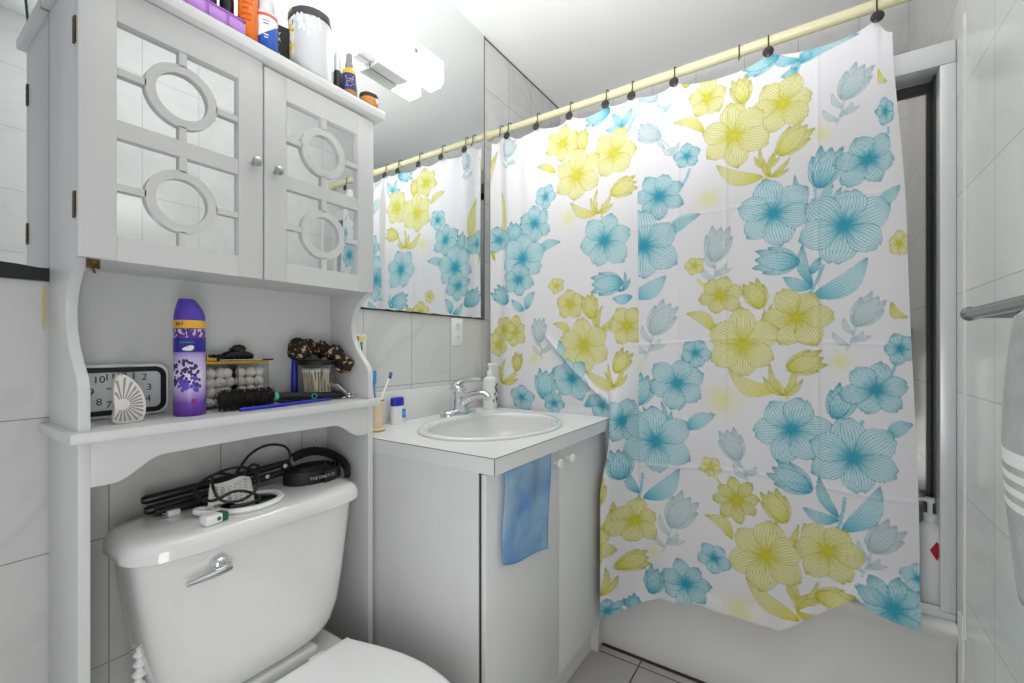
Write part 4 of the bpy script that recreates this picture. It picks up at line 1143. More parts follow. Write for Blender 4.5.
t = bottle('lotion_bottle', 'white bottle with red and blue label and rounded cap on the cabinet', 'bottle', (.535, 1.037, CZT), [(0, 0), (.0240, 0), (.0250, .004), (.0250, .101), (.021, .105), (0, .105)], GREYW, [(0, .1055), (.019, .1055), (.0185, .128), (.015, .139), (.008, .143), (0, .144)], GREYW)
MB().lathe([(.0252, .012), (.0254, .013), (.0254, .094), (.0252, .095)], (.535, 1.037, CZT)).build('label_wrap', LAB, t)
for i, (z, wd) in enumerate(((.078, .5), (.071, .35), (.046, .3), (.040, .22))):
    b = MB()
    for q in range(5):
        a = CAMA - wd / 2 + wd * q / 4 + .15
        b.box(-.0011, .0011, -.0003, .0003, z - .0011, z + .0011, mat=Matrix.Translation((.535 + .0256 * math.cos(a), 1.037 + .0256 * math.sin(a), CZT)) @ Matrix.Rotation(a + math.pi / 2, 4, 'Z'))
    b.build('print_line', [pm('navy_print', (40, 52, 130), .5), WPL][i > 1], t, smooth=False)
bottle('brown_pump_bottle', 'dark brown bottle standing behind the red and blue labelled bottle', 'bottle', (.560, 1.110, CZT), [(0, 0), (.018, 0), (.019, .004), (.019, .12), (.010, .135), (0, .135)], pm('dark_brown_glass', (52, 36, 24), .2), [(0, .1355), (.011, .1355), (.012, .156), (.007, .168), (0, .17)], pm('brown_cap', (74, 56, 36), .35, var=.2))
bottle('white_tube', 'slim white tube between the labelled bottle and the black carton', 'tube', (.556, 1.078, CZT), [(0, 0), (.0095, 0), (.010, .004), (.010, .085), (.006, .09), (0, .09)], WPL, [(0, .0905), (.0065, .0905), (.0065, .105), (0, .105)], WPL)
ca = thing('black_carton', 'matte black carton with white letters beside the large white jar', 'box', (.590, 1.065, CZT))
Mr = Matrix.Translation((.589, 1.085, CZT)) @ Matrix.Rotation(math.radians(-14), 4, 'Z')
MB().box(-.0225, .0225, -.016, .016, .0, .127, .001, mat=Mr).build('carton', pm('black_card', (20, 19, 20), .6), ca)
for s_, z, k in (('Y', .104, .012), ('R', .090, .012), ('--', .079, .006), ('8', .056, .006)):
    text_mesh(s_, k, WPL, Mr @ Matrix.Translation((-.001, -.0163, z)) @ FRONT, 'lettering', ca, .0002)
FROST = pm('frosted_white', (204, 207, 209), .4, var=.03, trans=.12)
t = bottle('large_jar', 'large frosted white tub with dark grey lid on the cabinet', 'jar', (.660, 1.060, CZT), [(0, 0), (.048, 0), (.0515, .004), (.0525, .02), (.0525, .155), (.050, .160), (0, .160)], FROST, [(0, .1605), (.0525, .1605), (.0535, .163), (.0535, .176), (.051, .1795), (0, .180)], pm('charcoal_lid', (66, 66, 68), .35), cap='lid', n=48)
jc = (.660, 1.060, CZT)
def on_jar(mb, ang, z, sa, sz, h=.0006):
    mb.sph((0, 0, 0), (h, sa, sz), 8, mat=Matrix.Translation((jc[0] + .0526 * math.cos(ang), jc[1] + .0526 * math.sin(ang), CZT + z)) @ Matrix.Rotation(ang, 4, 'Z'))
b = MB()
def band(u, v):
    a = CAMA - 1.15 + .42 * u
    z = .05 + .105 * v
    return Vector((jc[0] + .0528 * math.cos(a), jc[1] + .0528 * math.sin(a), CZT + z))
b.grid(band, 8, 6)
b.build('side_label', pm('cream_label', (232, 226, 210), .5), t, recalc=False)
b = MB()
for k in range(9): on_jar(b, CAMA - 1.02 + rnd.uniform(-.12, .2), .08 + .085 * (k % 3) / 2 + rnd.uniform(-.008, .008), .005, .006, .0009)
b.build('yellow_flower', pm('yellow_flower_print', (232, 202, 50), .5), t)
b = MB()
for k in range(12): on_jar(b, CAMA - 1.02 + rnd.uniform(-.14, .22), rnd.uniform(.06, .16), .0018, .006, .0008)
b.build('dark_leaf', pm('leaf_print', (70, 70, 62), .5), t)
b = MB()
for k in range(30): on_jar(b, CAMA - .25 + rnd.uniform(-.5, .75), .147 + rnd.uniform(-.012, .012) - .02 * abs(rnd.gauss(0, .4)), .004, .009, .0004)
b.build('melt_pattern', pm('cool_white_print', (206, 216, 226), .4), t)
bottle('sample_bottle', 'slim black and white bottle between large jar and gold spray bottle', 'bottle', (.729, 1.048, CZT), [(0, 0), (.0095, 0), (.0105, .003), (.0105, .075), (.008, .08), (0, .08)], BLACK, [(0, .0805), (.0082, .0805), (.0082, .130), (.006, .133), (0, .133)], GREYW)
GLDL = pm('golden_liquid', (214, 172, 50), .15, var=.1)
t = bottle('spray_bottle', 'small golden spray bottle with navy label and grey cap on the cabinet', 'bottle', (.762, 1.042, CZT), [(0, 0), (.019, 0), (.0205, .004), (.0205, .088), (.018, .095), (.011, .101), (0, .101)], GLDL, [(0, .1015), (.0115, .1015), (.0115, .112), (.0095, .114), (.009, .140), (0, .147)], GREY)
MB().lathe([(.0207, .036), (.0209, .037), (.0209, .080), (.0207, .081)], (.762, 1.042, CZT)).build('label_wrap', pm('navy_label', (56, 58, 104), .4, var=.2, scale=90), t)
MB().lathe([(.0207, .0), (.0209, .001), (.0209, .034), (.0207, .035)], (.762, 1.042, CZT)).build('amber_base', pm('brown_amber', (172, 110, 46), .3), t)
b = MB()
for k in range(16):
    a = CAMA + rnd.uniform(-.5, .55); z = rnd.choice([.046, .052, .058, .064, .070])
    b.box(-.0015, .0015, -.0003, .0003, z - .001, z + .001, mat=Matrix.Translation((.762 + .0211 * math.cos(a), 1.042 + .0211 * math.sin(a), CZT)) @ Matrix.Rotation(a + math.pi / 2, 4, 'Z'))
b.build('print_line', pm('lilac_grey_print', (190, 188, 206), .5), t, smooth=False)
AMB2 = pm('amber_jar', (186, 126, 58), .2, var=.08)
t = bottle('cream_jar', 'low amber jar with dark lid at the right end of the cabinet top', 'jar', (.810, 1.022, CZT), [(0, 0), (.024, 0), (.026, .003), (.026, .030), (.024, .033), (0, .033)], AMB2, [(0, .0335), (.0245, .0335), (.0252, .035), (.0252, .043), (.023, .0455), (0, .046)], pm('dark_brown_lid', (58, 46, 36), .4, var=.15), cap='lid')
GRN = pm('dark_green_edge', (24, 92, 76), .35)
t = thing('plastic_cup', 'clear cup with dark green edge on the cabinet, seen in the mirror', 'cup', (.238, 1.022, CZT))
MB().lathe([(0, 0), (.024, 0), (.030, .12), (.0285, .12), (.023, .003), (0, .003)], (.238, 1.022, CZT)).build('cup_wall', CLEAR, t)
MB().lathe([(.0302, .117), (.0312, .120), (.0302, .124), (.0286, .122)], (.238, 1.022, CZT)).build('green_rim', GRN, t)
MB().tube(spline([(.214, 1.022, CZT + .004), (.2125, 1.022, CZT + .03), (.2095, 1.022, CZT + .07), (.207, 1.022, CZT + .12)], 6), .0024, 8).build('green_edge', GRN, t)

# ---------------------------------------------------------------- shower rod, hooks, flowered curtain
RX, RZ = 1.600, 2.072
rd = thing('curtain_rod', 'cream curtain rod running from back wall to right wall', 'curtain rod', (RX, .44, RZ))
MB().tube([(RX, YB - .012, RZ), (RX, .5, RZ)], .0135, 20).tube([(RX, .62, RZ), (RX, YR + .012, RZ + .006)], .0158, 20).build('pole', ROD, rd)
R90 = Matrix.Rotation(math.radians(90), 4, 'X')
for y, sg in ((YB - .001, 1), (YR + .001, -1)):
    MB().lathe([(0, 0), (.021, 0), (.021, .010), (.0165, .026), (0, .027)], (RX, y, RZ), mat=Matrix.Rotation(math.radians(90 * sg), 4, 'X')).build('end_cap', ROD, rd)
ring_y = [1.118, 1.076, .931, .781, .632, .533, .385, .186, .105, -.155]
nodisc = {1.118, .186}
RINGS = 'curtain hooks on the cream rod'
rl = {1.118: 'dark hook without disc at the wall end of the cream rod', 1.076: 'dark round hook nearest the back wall on the cream rod', .931: 'second round dark hook out from the mirror wall', .781: 'dark round hook above the first yellow flowers from the wall', .632: 'dark round hook above the blue tulip left of the curtain fold', .533: 'small dark hook half hidden at the vertical curtain fold', .385: 'dark round hook just right of the curtain fold', .186: 'dark hook without disc on the bare stretch of cream rod', .105: 'dark round hook over the blue tulip at the top right', -.155: 'largest dark round hook at the right corner of the curtain'}


def make_ring(kind):
    t = thing('curtain_hook', 'x', 'curtain hook', (0, 0, 0), RINGS)
    P = [Vector((RX + .0185 * math.sin(a) - .0015, 0, RZ + .0185 * math.cos(a) + .002)) for a in [math.radians(-120 + 245 * k / 20) for k in range(21)]]
    P = [Vector((RX - .028, 0, RZ - .040)), Vector((RX - .0225, 0, RZ - .02))] + P
    MB().tube(P, .0019, 8).build('wire_hook', DARKDISC, t)
    if kind: MB().lathe([(0, -.003), (.012, -.003), (.0155, -.001), (.0155, .001), (.013, .003), (.005, .0045), (0, .005)], (RX - .030, 0, RZ - .044), 24, mat=Matrix.Rotation(math.radians(-90), 4, 'Y')).build('disc', DARKDISC, t)
    return t


proto = {}
for y in ring_y:
    k = y not in nodisc
    if k not in proto: t = proto[k] = make_ring(k)
    else:
        s0 = proto[k]; t = s0.copy(); col.objects.link(t)
        for ch_ in list(s0.children):
            c = ch_.copy(); col.objects.link(c); c.parent = t
    t.location = (0, y, 0); t['label'] = rl[y]
    t.rotation_euler = (0, 0, 0)

ART = [
('G',-0.101,1.869,0.0567,60,'g'),('G',-0.13,1.218,0.056,55,'g'),('G',0.251,1.451,0.0655,80,'g'),('G',0.204,0.805,0.0579,110,'g'),('G',-0.164,0.596,0.0579,55,'g'),('G',0.368,0.559,0.0753,60,'g'),
('G',0.467,1.868,0.0532,150,'g'),('G',0.474,2.012,0.0462,140,'g'),('G',0.428,1.214,0.0699,60,'g'),('G',0.925,1.186,0.0576,90,'g'),('G',1.075,1.972,0.0473,80,'g'),('M',-0.028,1.746,0.0293,0,'y'),
('M',0.279,1.61,0.0397,0,'y'),('M',-0.071,1.08,0.0345,0,'y'),('M',0.234,0.954,0.0586,0,'y'),('M',0.184,0.293,0.0574,0,'y'),('M',0.453,0.408,0.0247,0,'y'),('M',0.793,1.634,0.0395,0,'y'),
('M',0.945,1.079,0.0331,0,'y'),('M',0.506,1.059,0.0287,0,'y'),('S',0.348,1.123,0.371,1.028,0.0035,0,'b'),('S',0.021,2.001,0.059,1.888,0.0035,0,'b'),('S',0.139,1.706,0.106,1.631,0.0035,0,'y'),('S',-0.033,1.362,0.028,1.237,0.0035,0,'b'),
('S',-0.082,0.697,-0.047,0.557,0.0035,0,'b'),('S',0.088,1.025,0.054,0.966,0.0035,0,'y'),('S',0.056,0.392,0.026,0.315,0.0035,0,'y'),('S',0.524,1.966,0.596,1.868,0.0035,0,'b'),('S',0.488,0.681,0.517,0.557,0.0035,0,'b'),('S',0.335,1.722,0.358,1.672,0.0035,0,'b'),
('S',-0.198,1.725,-0.19,1.687,0.0035,0,'b'),('S',-0.009,1.616,-0.009,1.521,0.0035,0,'b'),('S',0.643,1.03,0.592,0.965,0.0035,0,'y'),('S',0.313,1.348,0.291,1.32,0.0035,0,'y'),('S',0.261,0.706,0.237,0.671,0.0035,0,'y'),('S',-0.198,1.074,-0.179,1.027,0.0035,0,'b'),
('S',0.902,1.7,0.921,1.671,0.0035,0,'b'),('S',0.651,1.663,0.655,1.611,0.0035,0,'y'),('S',-0.123,0.918,-0.107,0.882,0.0035,0,'b'),('S',0.335,0.961,0.368,0.908,0.0035,0,'b'),('L',0.026,1.97,-0.116,2.007,0.0203,0.12,'b'),('L',0.026,1.982,0.049,1.957,0.012,0.1,'b'),
('L',0.026,1.982,0.096,2.032,0.0152,0.2,'b'),('L',0.026,1.988,-0.007,1.988,0.0119,0.1,'b'),('L',0.031,1.96,0.075,1.945,0.0121,0.1,'b'),('L',0.291,1.835,0.391,1.889,0.0169,-0.15,'y'),('L',0.12,1.649,0.255,1.717,0.0224,0.15,'y'),('L',-0.162,1.89,-0.204,1.851,0.0137,-0.25,'y'),
('L',-0.147,1.512,-0.228,1.559,0.0191,-0.05,'b'),('L',-0.004,1.268,-0.134,1.371,0.0287,-0.15,'b'),('L',-0.007,1.303,0.018,1.427,0.0148,0.1,'b'),('L',-0.007,1.297,0.067,1.333,0.018,0.1,'b'),('L',-0.002,1.336,-0.026,1.384,0.0118,0,'b'),('L',-0.192,1.243,-0.236,1.2,0.0135,-0.25,'y'),
('L',0.258,1.176,0.345,1.235,0.02,-0.15,'y'),('L',0.077,0.992,0.219,1.055,0.0252,0.2,'y'),('L',-0.177,0.876,-0.236,0.917,0.0189,0.1,'b'),('L',-0.075,0.598,-0.16,0.742,0.0253,-0.12,'b'),('L',-0.069,0.634,-0.021,0.747,0.0145,0.1,'b'),('L',-0.069,0.628,0.018,0.648,0.0176,0.15,'b'),
('L',0.204,0.509,0.288,0.569,0.0196,-0.2,'y'),('L',0.026,0.312,0.167,0.404,0.0246,0.12,'y'),('L',0.576,1.934,0.611,1.992,0.0148,0,'b'),('L',0.576,1.934,0.535,1.991,0.0146,0,'b'),('L',0.573,1.929,0.639,1.936,0.0149,0,'b'),('L',0.851,1.824,0.94,1.868,0.0163,-0.1,'y'),
('L',0.671,1.629,0.784,1.691,0.0193,0.15,'y'),('L',0.408,1.502,0.301,1.564,0.0204,0.1,'b'),('L',0.945,1.509,0.828,1.544,0.0203,0.1,'b'),('L',0.52,1.297,0.411,1.367,0.0283,-0.1,'b'),('L',0.535,1.305,0.611,1.303,0.0184,0.1,'b'),('L',0.78,1.179,0.86,1.217,0.0159,-0.1,'y'),
('L',0.588,0.98,0.729,1.035,0.0227,0.15,'y'),('L',0.775,1.057,0.833,1.152,0.0198,0.1,'b'),('L',0.763,0.893,0.667,0.927,0.0193,0.1,'b'),('L',0.342,0.849,0.255,0.904,0.0233,0.05,'b'),('L',0.488,0.588,0.365,0.713,0.0279,-0.12,'b'),('L',0.502,0.603,0.535,0.677,0.0144,0.1,'b'),
('L',0.988,1.279,0.949,1.352,0.0209,0.1,'b'),('L',0.998,1.276,1.059,1.326,0.017,0.1,'b'),('L',1.149,1.498,1.144,1.989,0.022,0.1,'y'),('L',1.133,1.549,1.127,1.81,0.0175,-0.1,'y'),('P',0.159,1.878,0.0379,60,'y'),('P',0.109,1.709,0.0341,80,'y'),
('P',0.085,1.678,0.0368,60,'y'),('P',-0.009,1.574,0.0649,90,'b'),('P',0.067,1.023,0.0487,90,'y'),('P',-0.045,0.888,0.0581,95,'b'),('P',0.059,0.562,0.0425,80,'y'),('P',0.013,0.405,0.0447,80,'y'),
('P',-0.007,0.352,0.0413,20,'y'),('P',0.655,1.672,0.0453,70,'y'),('P',0.643,1.225,0.0452,60,'y'),('P',1.08,1.012,0.0517,60,'y'),('P',0.596,0.538,0.0519,90,'y'),('P',0.607,0.309,0.0521,100,'y'),
('P',0.596,1.02,0.0445,90,'y'),('P',0.435,0.885,0.0491,110,'b'),('P',0.09,1.218,0.0307,60,'y'),('P',0.58,1.363,0.0369,100,'b'),('T',0.123,2.011,0.0561,190,'b'),('T',0.181,1.936,0.0478,100,'y'),
('T',0.046,1.742,0.0574,45,'y'),('T',0.348,2.02,0.0238,90,'y'),('T',-0.036,1.639,0.0642,75,'b'),('T',0.08,1.383,0.0643,170,'b'),('T',0.139,1.28,0.0502,110,'y'),('T',0.016,1.072,0.0537,20,'y'),
('T',-0.073,0.959,0.0545,70,'b'),('T',0.041,0.725,0.0633,150,'b'),('T',0.082,0.633,0.0552,115,'y'),('T',-0.055,0.4,0.0521,5,'y'),('T',0.667,2.004,0.0569,185,'b'),('T',0.737,1.923,0.0466,95,'y'),
('T',0.576,1.709,0.0552,15,'y'),('T',1.049,1.603,0.0513,80,'b'),('T',0.627,1.36,0.0674,180,'b'),('T',0.699,1.273,0.0537,105,'y'),('T',0.576,1.065,0.0515,60,'y'),('T',0.911,0.964,0.0656,80,'b'),
('T',0.488,0.966,0.0607,70,'b'),('T',1.111,1.342,0.0565,140,'b'),('T',1.033,1.056,0.0425,80,'y'),('T',0.558,0.703,0.0585,100,'b'),('T',0.615,0.609,0.0522,95,'y'),('T',0.52,0.365,0.0542,20,'y'),
('T',0.453,0.302,0.0529,75,'b'),('T',0.513,0.212,0.036,120,'b'),('F',0.282,1.945,0.0663,20,'y',5),('F',0.069,1.864,0.0884,5,'y',6),('F',0.204,1.802,0.1061,35,'y',6),('F',-0.19,1.769,0.0436,30,'b',5),
('F',-0.136,1.645,0.0837,50,'b',6),('F',0.345,1.765,0.0441,20,'b',5),('F',0.093,1.532,0.1077,40,'b',6),('F',-0.082,1.469,0.1201,20,'b',6),('F',-0.218,1.4,0.0376,10,'y',5),('F',0.319,1.392,0.0336,40,'y',5),
('F',0.242,1.29,0.0718,15,'y',6),('F',0.033,1.21,0.0961,0,'y',6),('F',0.178,1.13,0.1146,30,'y',6),('F',0.316,1.103,0.0503,60,'b',5),('F',0.371,1.0,0.0959,20,'b',6),('F',0.046,0.875,0.1087,10,'b',6),
('F',-0.101,0.811,0.1134,35,'b',6),('F',-0.151,1.004,0.0832,15,'b',6),('F',-0.212,1.117,0.0458,40,'b',5),('F',0.27,0.731,0.0363,50,'y',5),('F',0.193,0.637,0.0736,10,'y',8),('F',0.112,0.484,0.1178,25,'y',6),
('F',-0.043,0.533,0.0931,5,'y',6),('F',0.345,0.326,0.0848,10,'b',7),('F',0.258,0.434,0.0525,55,'b',5),('F',-0.185,0.424,0.0874,200,'b',9),('F',-0.238,0.51,0.04,20,'b',5),('F',0.819,1.933,0.0797,20,'y',6),
('F',0.607,1.845,0.0967,5,'y',6),('F',0.758,1.792,0.1094,30,'y',6),('F',0.897,1.736,0.0531,60,'b',5),('F',0.949,1.634,0.0829,30,'b',6),('F',0.643,1.523,0.1129,15,'b',6),('F',0.435,1.646,0.0876,20,'b',7),
('F',0.484,1.477,0.1284,30,'b',6),('F',1.008,1.496,0.1139,20,'b',6),('F',0.846,1.369,0.0362,40,'y',5),('F',0.784,1.293,0.063,20,'y',5),('F',0.554,1.2,0.0804,0,'y',6),('F',0.724,1.128,0.1082,35,'y',6),
('F',0.793,0.998,0.0869,40,'b',6),('F',1.018,0.913,0.0593,10,'b',5),('F',0.695,0.902,0.0536,80,'b',5),('F',1.049,1.188,0.0683,20,'y',6),('F',1.133,1.133,0.0569,50,'y',5),('F',0.561,0.86,0.0879,70,'b',6),
('F',0.442,0.797,0.123,30,'b',6),('F',1.028,1.409,0.0764,40,'b',6),('F',0.513,0.508,0.0829,20,'y',6),('F',0.627,0.427,0.0749,50,'y',6),('F',0.58,0.206,0.0442,30,'b',6),('F',0.883,0.896,0.0447,60,'b',5),
('F',1.133,1.593,0.0613,30,'b',5),('F',1.096,1.198,0.0606,70,'y',6)
]
RES = .00125
AY0, AY1, AZ0, AZ1 = -.32, 1.24, .14, 2.08
AW, AH = int((AY1 - AY0) / RES), int((AZ1 - AZ0) / RES)
canvas = np.empty((AH, AW, 3), np.float32); canvas[:] = (.905, .90, .912)
PAL = {'b': ((.79, .90, .915), (.10, .64, .76), (.08, .43, .53)), 'y': ((.905, .895, .68), (.87, .84, .14), (.58, .555, .08)), 'g': ((.83, .875, .88), (.64, .77, .79), (.45, .57, .60))}
nrng = np.random.RandomState(5)
FOLD = .507; FI = int((AY1 - FOLD) / RES)


def sub(cy, cz, rad):
    """window of the print around a point: x runs to the room's right, y up, metres"""
    i0 = max(0, int((AY1 - cy - rad) / RES)); i1 = min(AW, int((AY1 - cy + rad) / RES) + 1)
    j0 = max(0, int((cz - rad - AZ0) / RES)); j1 = min(AH, int((cz + rad - AZ0) / RES) + 1)
    if cz > .86:                      # the overlap fold cuts the print
        if cy > FOLD: i1 = min(i1, FI)
        else: i0 = max(i0, FI)
    if i1 <= i0 or j1 <= j0: return None
    x = (np.arange(i0, i1) * RES) - (AY1 - cy); y = AZ0 + np.arange(j0, j1) * RES - cz
    X, Y = np.meshgrid(x, y)
    return canvas[j0:j1, i0:i1], X.astype(np.float32), Y.astype(np.float32)


def put(w, mask, color, alpha):
    a = (mask * alpha)[..., None]
    w[:] = w * (1 - a) + np.asarray(color, np.float32) * a


def petal(w, X, Y, th, L, W, pal, al=1.0, nv=11, core=.21, ruf=.09, pw=1.25, pb=.8):
    fill, cen, line = (np.array(c, np.float32) for c in pal)
    a = X * math.cos(th) + Y * math.sin(th); b = -X * math.sin(th) + Y * math.cos(th)
    t = np.clip(a / L, 1e-4, 1)
    wd = W * np.sin(np.pi * np.clip(t, 0, .9999) ** pw) ** pb + 1e-5
    ph = nrng.uniform(0, 6)
    tip = 1 - ruf * (1 + np.cos(b / W * 7 + ph)) * .5
    ins = (a > 0) & (np.abs(b) < wd) & (a < L * tip)
    put(w, ins, fill, .90 * al)
    q = b / wd
    put(w, ins, cen, np.clip(np.exp(-(t / core) ** 1.3) * (.55 + .45 * np.cos(q * 6) ** 2), 0, 1) * .78 * al)
    f = (q * .5 + .5) * nv
    dist = np.abs(f - np.round(f)) / nv * 2 * wd
    put(w, ins & (t > .04), line, np.clip(1.25 - dist / .0010, 0, 1) * .62 * al)
    edge = np.minimum(wd - np.abs(b), L * tip - a)
    put(w, ins, line, np.clip(1.2 - edge / .0017, 0, 1) * .9 * al)


def leaf(y0, z0, y1, z1, W, curv, sch, al=1.0, nv=7):
    pal = PAL[sch]; fill, cen, line = (np.array(c, np.float32) for c in pal)
    L = math.hypot(y1 - y0, z1 - z0)
    s = sub((y0 + y1) / 2, (z0 + z1) / 2, L * .62 + W * 2 + abs(curv) * L)
    if s is None: return
    w, X, Y = s
    X = X - (-(y0 - (y0 + y1) / 2)); Y = Y - (z0 - (z0 + z1) / 2)
    th = math.atan2(z1 - z0, -(y1 - y0))
    a = X * math.cos(th) + Y * math.sin(th); b = -X * math.sin(th) + Y * math.cos(th)
    t = np.clip(a / L, 1e-4, .9999)
    b = b - curv * L * np.sin(np.pi * t)
    wd = W * np.sin(np.pi * t ** .85) ** .8 + 1e-5
    ins = (a > 0) & (a < L) & (np.abs(b) < wd)
    put(w, ins, fill, .85 * al)
    put(w, ins, cen, np.exp(-(t / .3) ** 1.2) * .7 * al)
    q = b / wd
    f = (q * .5 + .5) * nv
    dist = np.abs(f - np.round(f)) / nv * 2 * wd
    put(w, ins, line, np.clip(1 - dist / .0012, 0, 1) * .6 * al)
    put(w, ins, line, np.clip(1 - (wd - np.abs(b)) / .0016, 0, 1) * .85 * al)


def stem(y0, z0, y1, z1, wd, sch, al=1.0):
    fill, cen, line = PAL[sch]
    L = math.hypot(y1 - y0, z1 - z0); s = sub((y0 + y1) / 2, (z0 + z1) / 2, L * .6 + .02)
    if s is None: return
    w, X, Y = s
    X = X + (y0 - (y0 + y1) / 2); Y = Y - (z0 - (z0 + z1) / 2)
    th = math.atan2(z1 - z0, -(y1 - y0))
    a = X * math.cos(th) + Y * math.sin(th); b = -X * math.sin(th) + Y * math.cos(th)
    b = b - .05 * L * np.sin(np.pi * np.clip(a / L, 0, 1))
    ins = (a > 0) & (a < L) & (np.abs(b) < wd)
    put(w, ins, np.array(cen) * .4 + np.array(fill) * .6, .9 * al)
    put(w, ins, line, np.clip(1 - (wd - np.abs(b)) / .0014, 0, 1) * .8 * al)


def tulip(cy, cz, r, ang, sch, al=1.0):
    th = math.radians(ang)
    y0, z0 = cy + math.cos(th) * r * .85, cz - math.sin(th) * r * .85
    for d, l, wd in ((-.42, 1.55, .30), (.42, 1.55, .30), (-.22, 1.95, .30), (.22, 1.95, .30), (0, 1.85, .40)):
        s = sub(y0, z0, r * 2.1)
        if s is None: continue
        w, X, Y = s
        petal(w, X, Y, th + d, r * l, r * wd, PAL[sch], al, 6, .30, .0, .85, .8)


for e in ART:
    k = e[0]
    if k == 'G':
        _, y, z, r, an, s = e
        th = math.radians(an)
        by, bz_ = y + math.cos(th) * r * 1.7 - .01, z - r * 1.9
        stem(y + math.cos(th) * r * .7, z - math.sin(th) * r * .7, by, bz_, .0028, s, .7)
        for q, dy, dz, wd in ((.35, -.55, .75, .16), (.2, .65, .9, .16), (.55, -.75, .12, .14), (.7, .45, 1.1, .14)):
            sy_, sz_ = by + (y - by) * q * .6, bz_ + (z - bz_) * q * .6
            leaf(sy_, sz_, sy_ + dy * r, sz_ + dz * r * .8, r * wd, .12 if dy > 0 else -.12, s, .7, 4)
        tulip(y, z, r * .95, an, s, .85)
    elif k == 'M':
        _, y, z, r, an, s = e
        q = sub(y, z, r * 2.4)
        if q:
            w, X, Y = q; R = np.hypot(X, Y); A = np.arctan2(Y, X)
            put(w, np.ones_like(X), PAL[s][1], np.exp(-(R / (r * .55)) ** 2) * .32)
            put(w, R < r * 1.7, PAL[s][0], np.exp(-(R / r) ** 2) * (.35 + .3 * np.cos(A * 7)) * .8)
    elif k == 'S': stem(e[1], e[2], e[3], e[4], e[5], e[7])
    elif k == 'L': leaf(*e[1:])
    elif k == 'P':
        _, y, z, r, an, s = e
        th = math.radians(an)
        y0, z0 = y + math.cos(th) * r, z - math.sin(th) * r
        for d, l in ((-.75, 1.5), (.75, 1.6), (-.3, 2.0), (.35, 2.1)):
            a_ = th + d
            leaf(y0, z0, y0 - math.cos(a_) * r * l, z0 + math.sin(a_) * r * l, r * .19, .10 if d > 0 else -.10, s, 1, 5)
    elif k == 'T': tulip(e[1], e[2], e[3], e[4], e[5])
    elif k == 'F':
        _, y, z, r, an, s, n_ = e
        q = sub(y, z, r * 1.2)
        if q is None: continue
        w, X, Y = q
        order = list(range(n_)); nrng.shuffle(order)
        for i in order:
            th = math.radians(an) + 2 * math.pi * i / n_ + nrng.uniform(-.10, .10)
            petal(w, X, Y, th, r * nrng.uniform(.88, 1.08), r * (2.15 / n_) * nrng.uniform(.92, 1.08), PAL[s], 1, 10 if r > .06 else (8 if r > .04 else 5))
        R = np.hypot(X, Y); A = np.arctan2(Y, X)
        put(w, np.ones_like(X), PAL[s][1], np.exp(-(R / (r * .16)) ** 2) * .8)
        put(w, R < r * .55, np.array(PAL[s][1]) * .85, np.clip(np.cos(A * (n_ * 2) + 1) - .55, 0, 1) * 2 * np.exp(-(R / (r * .3)) ** 2) * .8)


# cloth shape
def sstep(a, b, x):
    t = np.clip((x - a) / (b - a), 0, 1); return t * t * (3 - 2 * t)


NU, NVV = 640, 760
U = np.linspace(0, 1, NU + 1)
CYL, CYR = 1.166, -.242
ref = np.linspace(CYL, CYR, NU + 1)           # cloth coordinate along the rod
hung = [y for y in ring_y if y != .186]
ry = np.array([1.166] + hung + [-.242])
rz = np.array([2.026] + [2.034] * len(hung) + [1.985])
order = np.argsort(ry); rys, rzs = ry[order], rz[order]
ztop = np.interp(ref, rys, rzs)
for a, b in zip(rys[:-1], rys[1:]):
    m = (ref > a) & (ref < b)
    g = b - a
    t = (ref[m] - a) / g
    ztop[m] -= (4 * t * (1 - t)) ** .7 * g * (.16 if g < .22 else .12)
kb = [(-.242, .386), (-.20, .392), (-.15, .402), (-.125, .418), (-.106, .424), (-.06, .380), (0, .328), (.04, .293), (.075, .266), (.13, .268), (.30, .268), (.42, .255), (.48, .230), (.53, .200), (.58, .188), (.62, .205), (.66, .27), (.72, .45), (.80, .52), (1.178, .55)]
zbot = np.interp(ref, [p[0] for p in kb], [p[1] for p in kb])
V = np.linspace(0, 1, NVV + 1)
Yc = np.repeat(ref[:, None], NVV + 1, 1)
Z = ztop[:, None] * (1 - V[None]) + zbot[:, None] * V[None]
Yw = Yc.copy()
X = np.full_like(Z, 1.588)
down = sstep(2.03, .45, Z)                    # 0 at the rod, 1 near the hem
# front part hangs outside the tub, tugged forward at its left end round the vanity corner
front = sstep(.66, .56, Yc)
X += -.020 * down * front
corner_z = sstep(1.10, .80, Z)
low = sstep(.80, .60, Z)
X += -(.072 + .045 * low) * corner_z * np.exp(-((Yc - .60) / .06) ** 2) * (Yc <= .60)
# the stretch behind the counter runs straight, tight against the tub
back = sstep(.60, .66, Yc)
X += -.010 * down * back
# wrap: below the counter the cloth turns sharply in front of the vanity door
base_x = X.copy()
q_ = np.clip((Yc - .60) / .06, 0, 1)
turn = np.where(Yc > .60, (1.588 - .020 - .072 - .045 * low) * (1 - sstep(0, 1, q_)) + 1.570 * sstep(0, 1, q_), X)
X = np.where(Yc > .60, X * (1 - corner_z) + turn * corner_z, X)
ymap = np.where(Yc < .66, .589 + (Yc - .60) * .12, .5962 + (Yc - .66) * (1.178 - .5962) / (1.178 - .66))
Yw = np.where(Yc > .60, Yc * (1 - corner_z) + ymap * corner_z, Yc)
Yw = np.where(Yc <= .60, Yc - (.008 - .014 * low) * corner_z * sstep(.50, .60, Yc), Yw + .014 * low * corner_z * sstep(.75, .62, Yc))
X = np.where((Yc >= .70), X * (1 - corner_z) + np.clip(X, 1.566, 1.576) * corner_z, X)
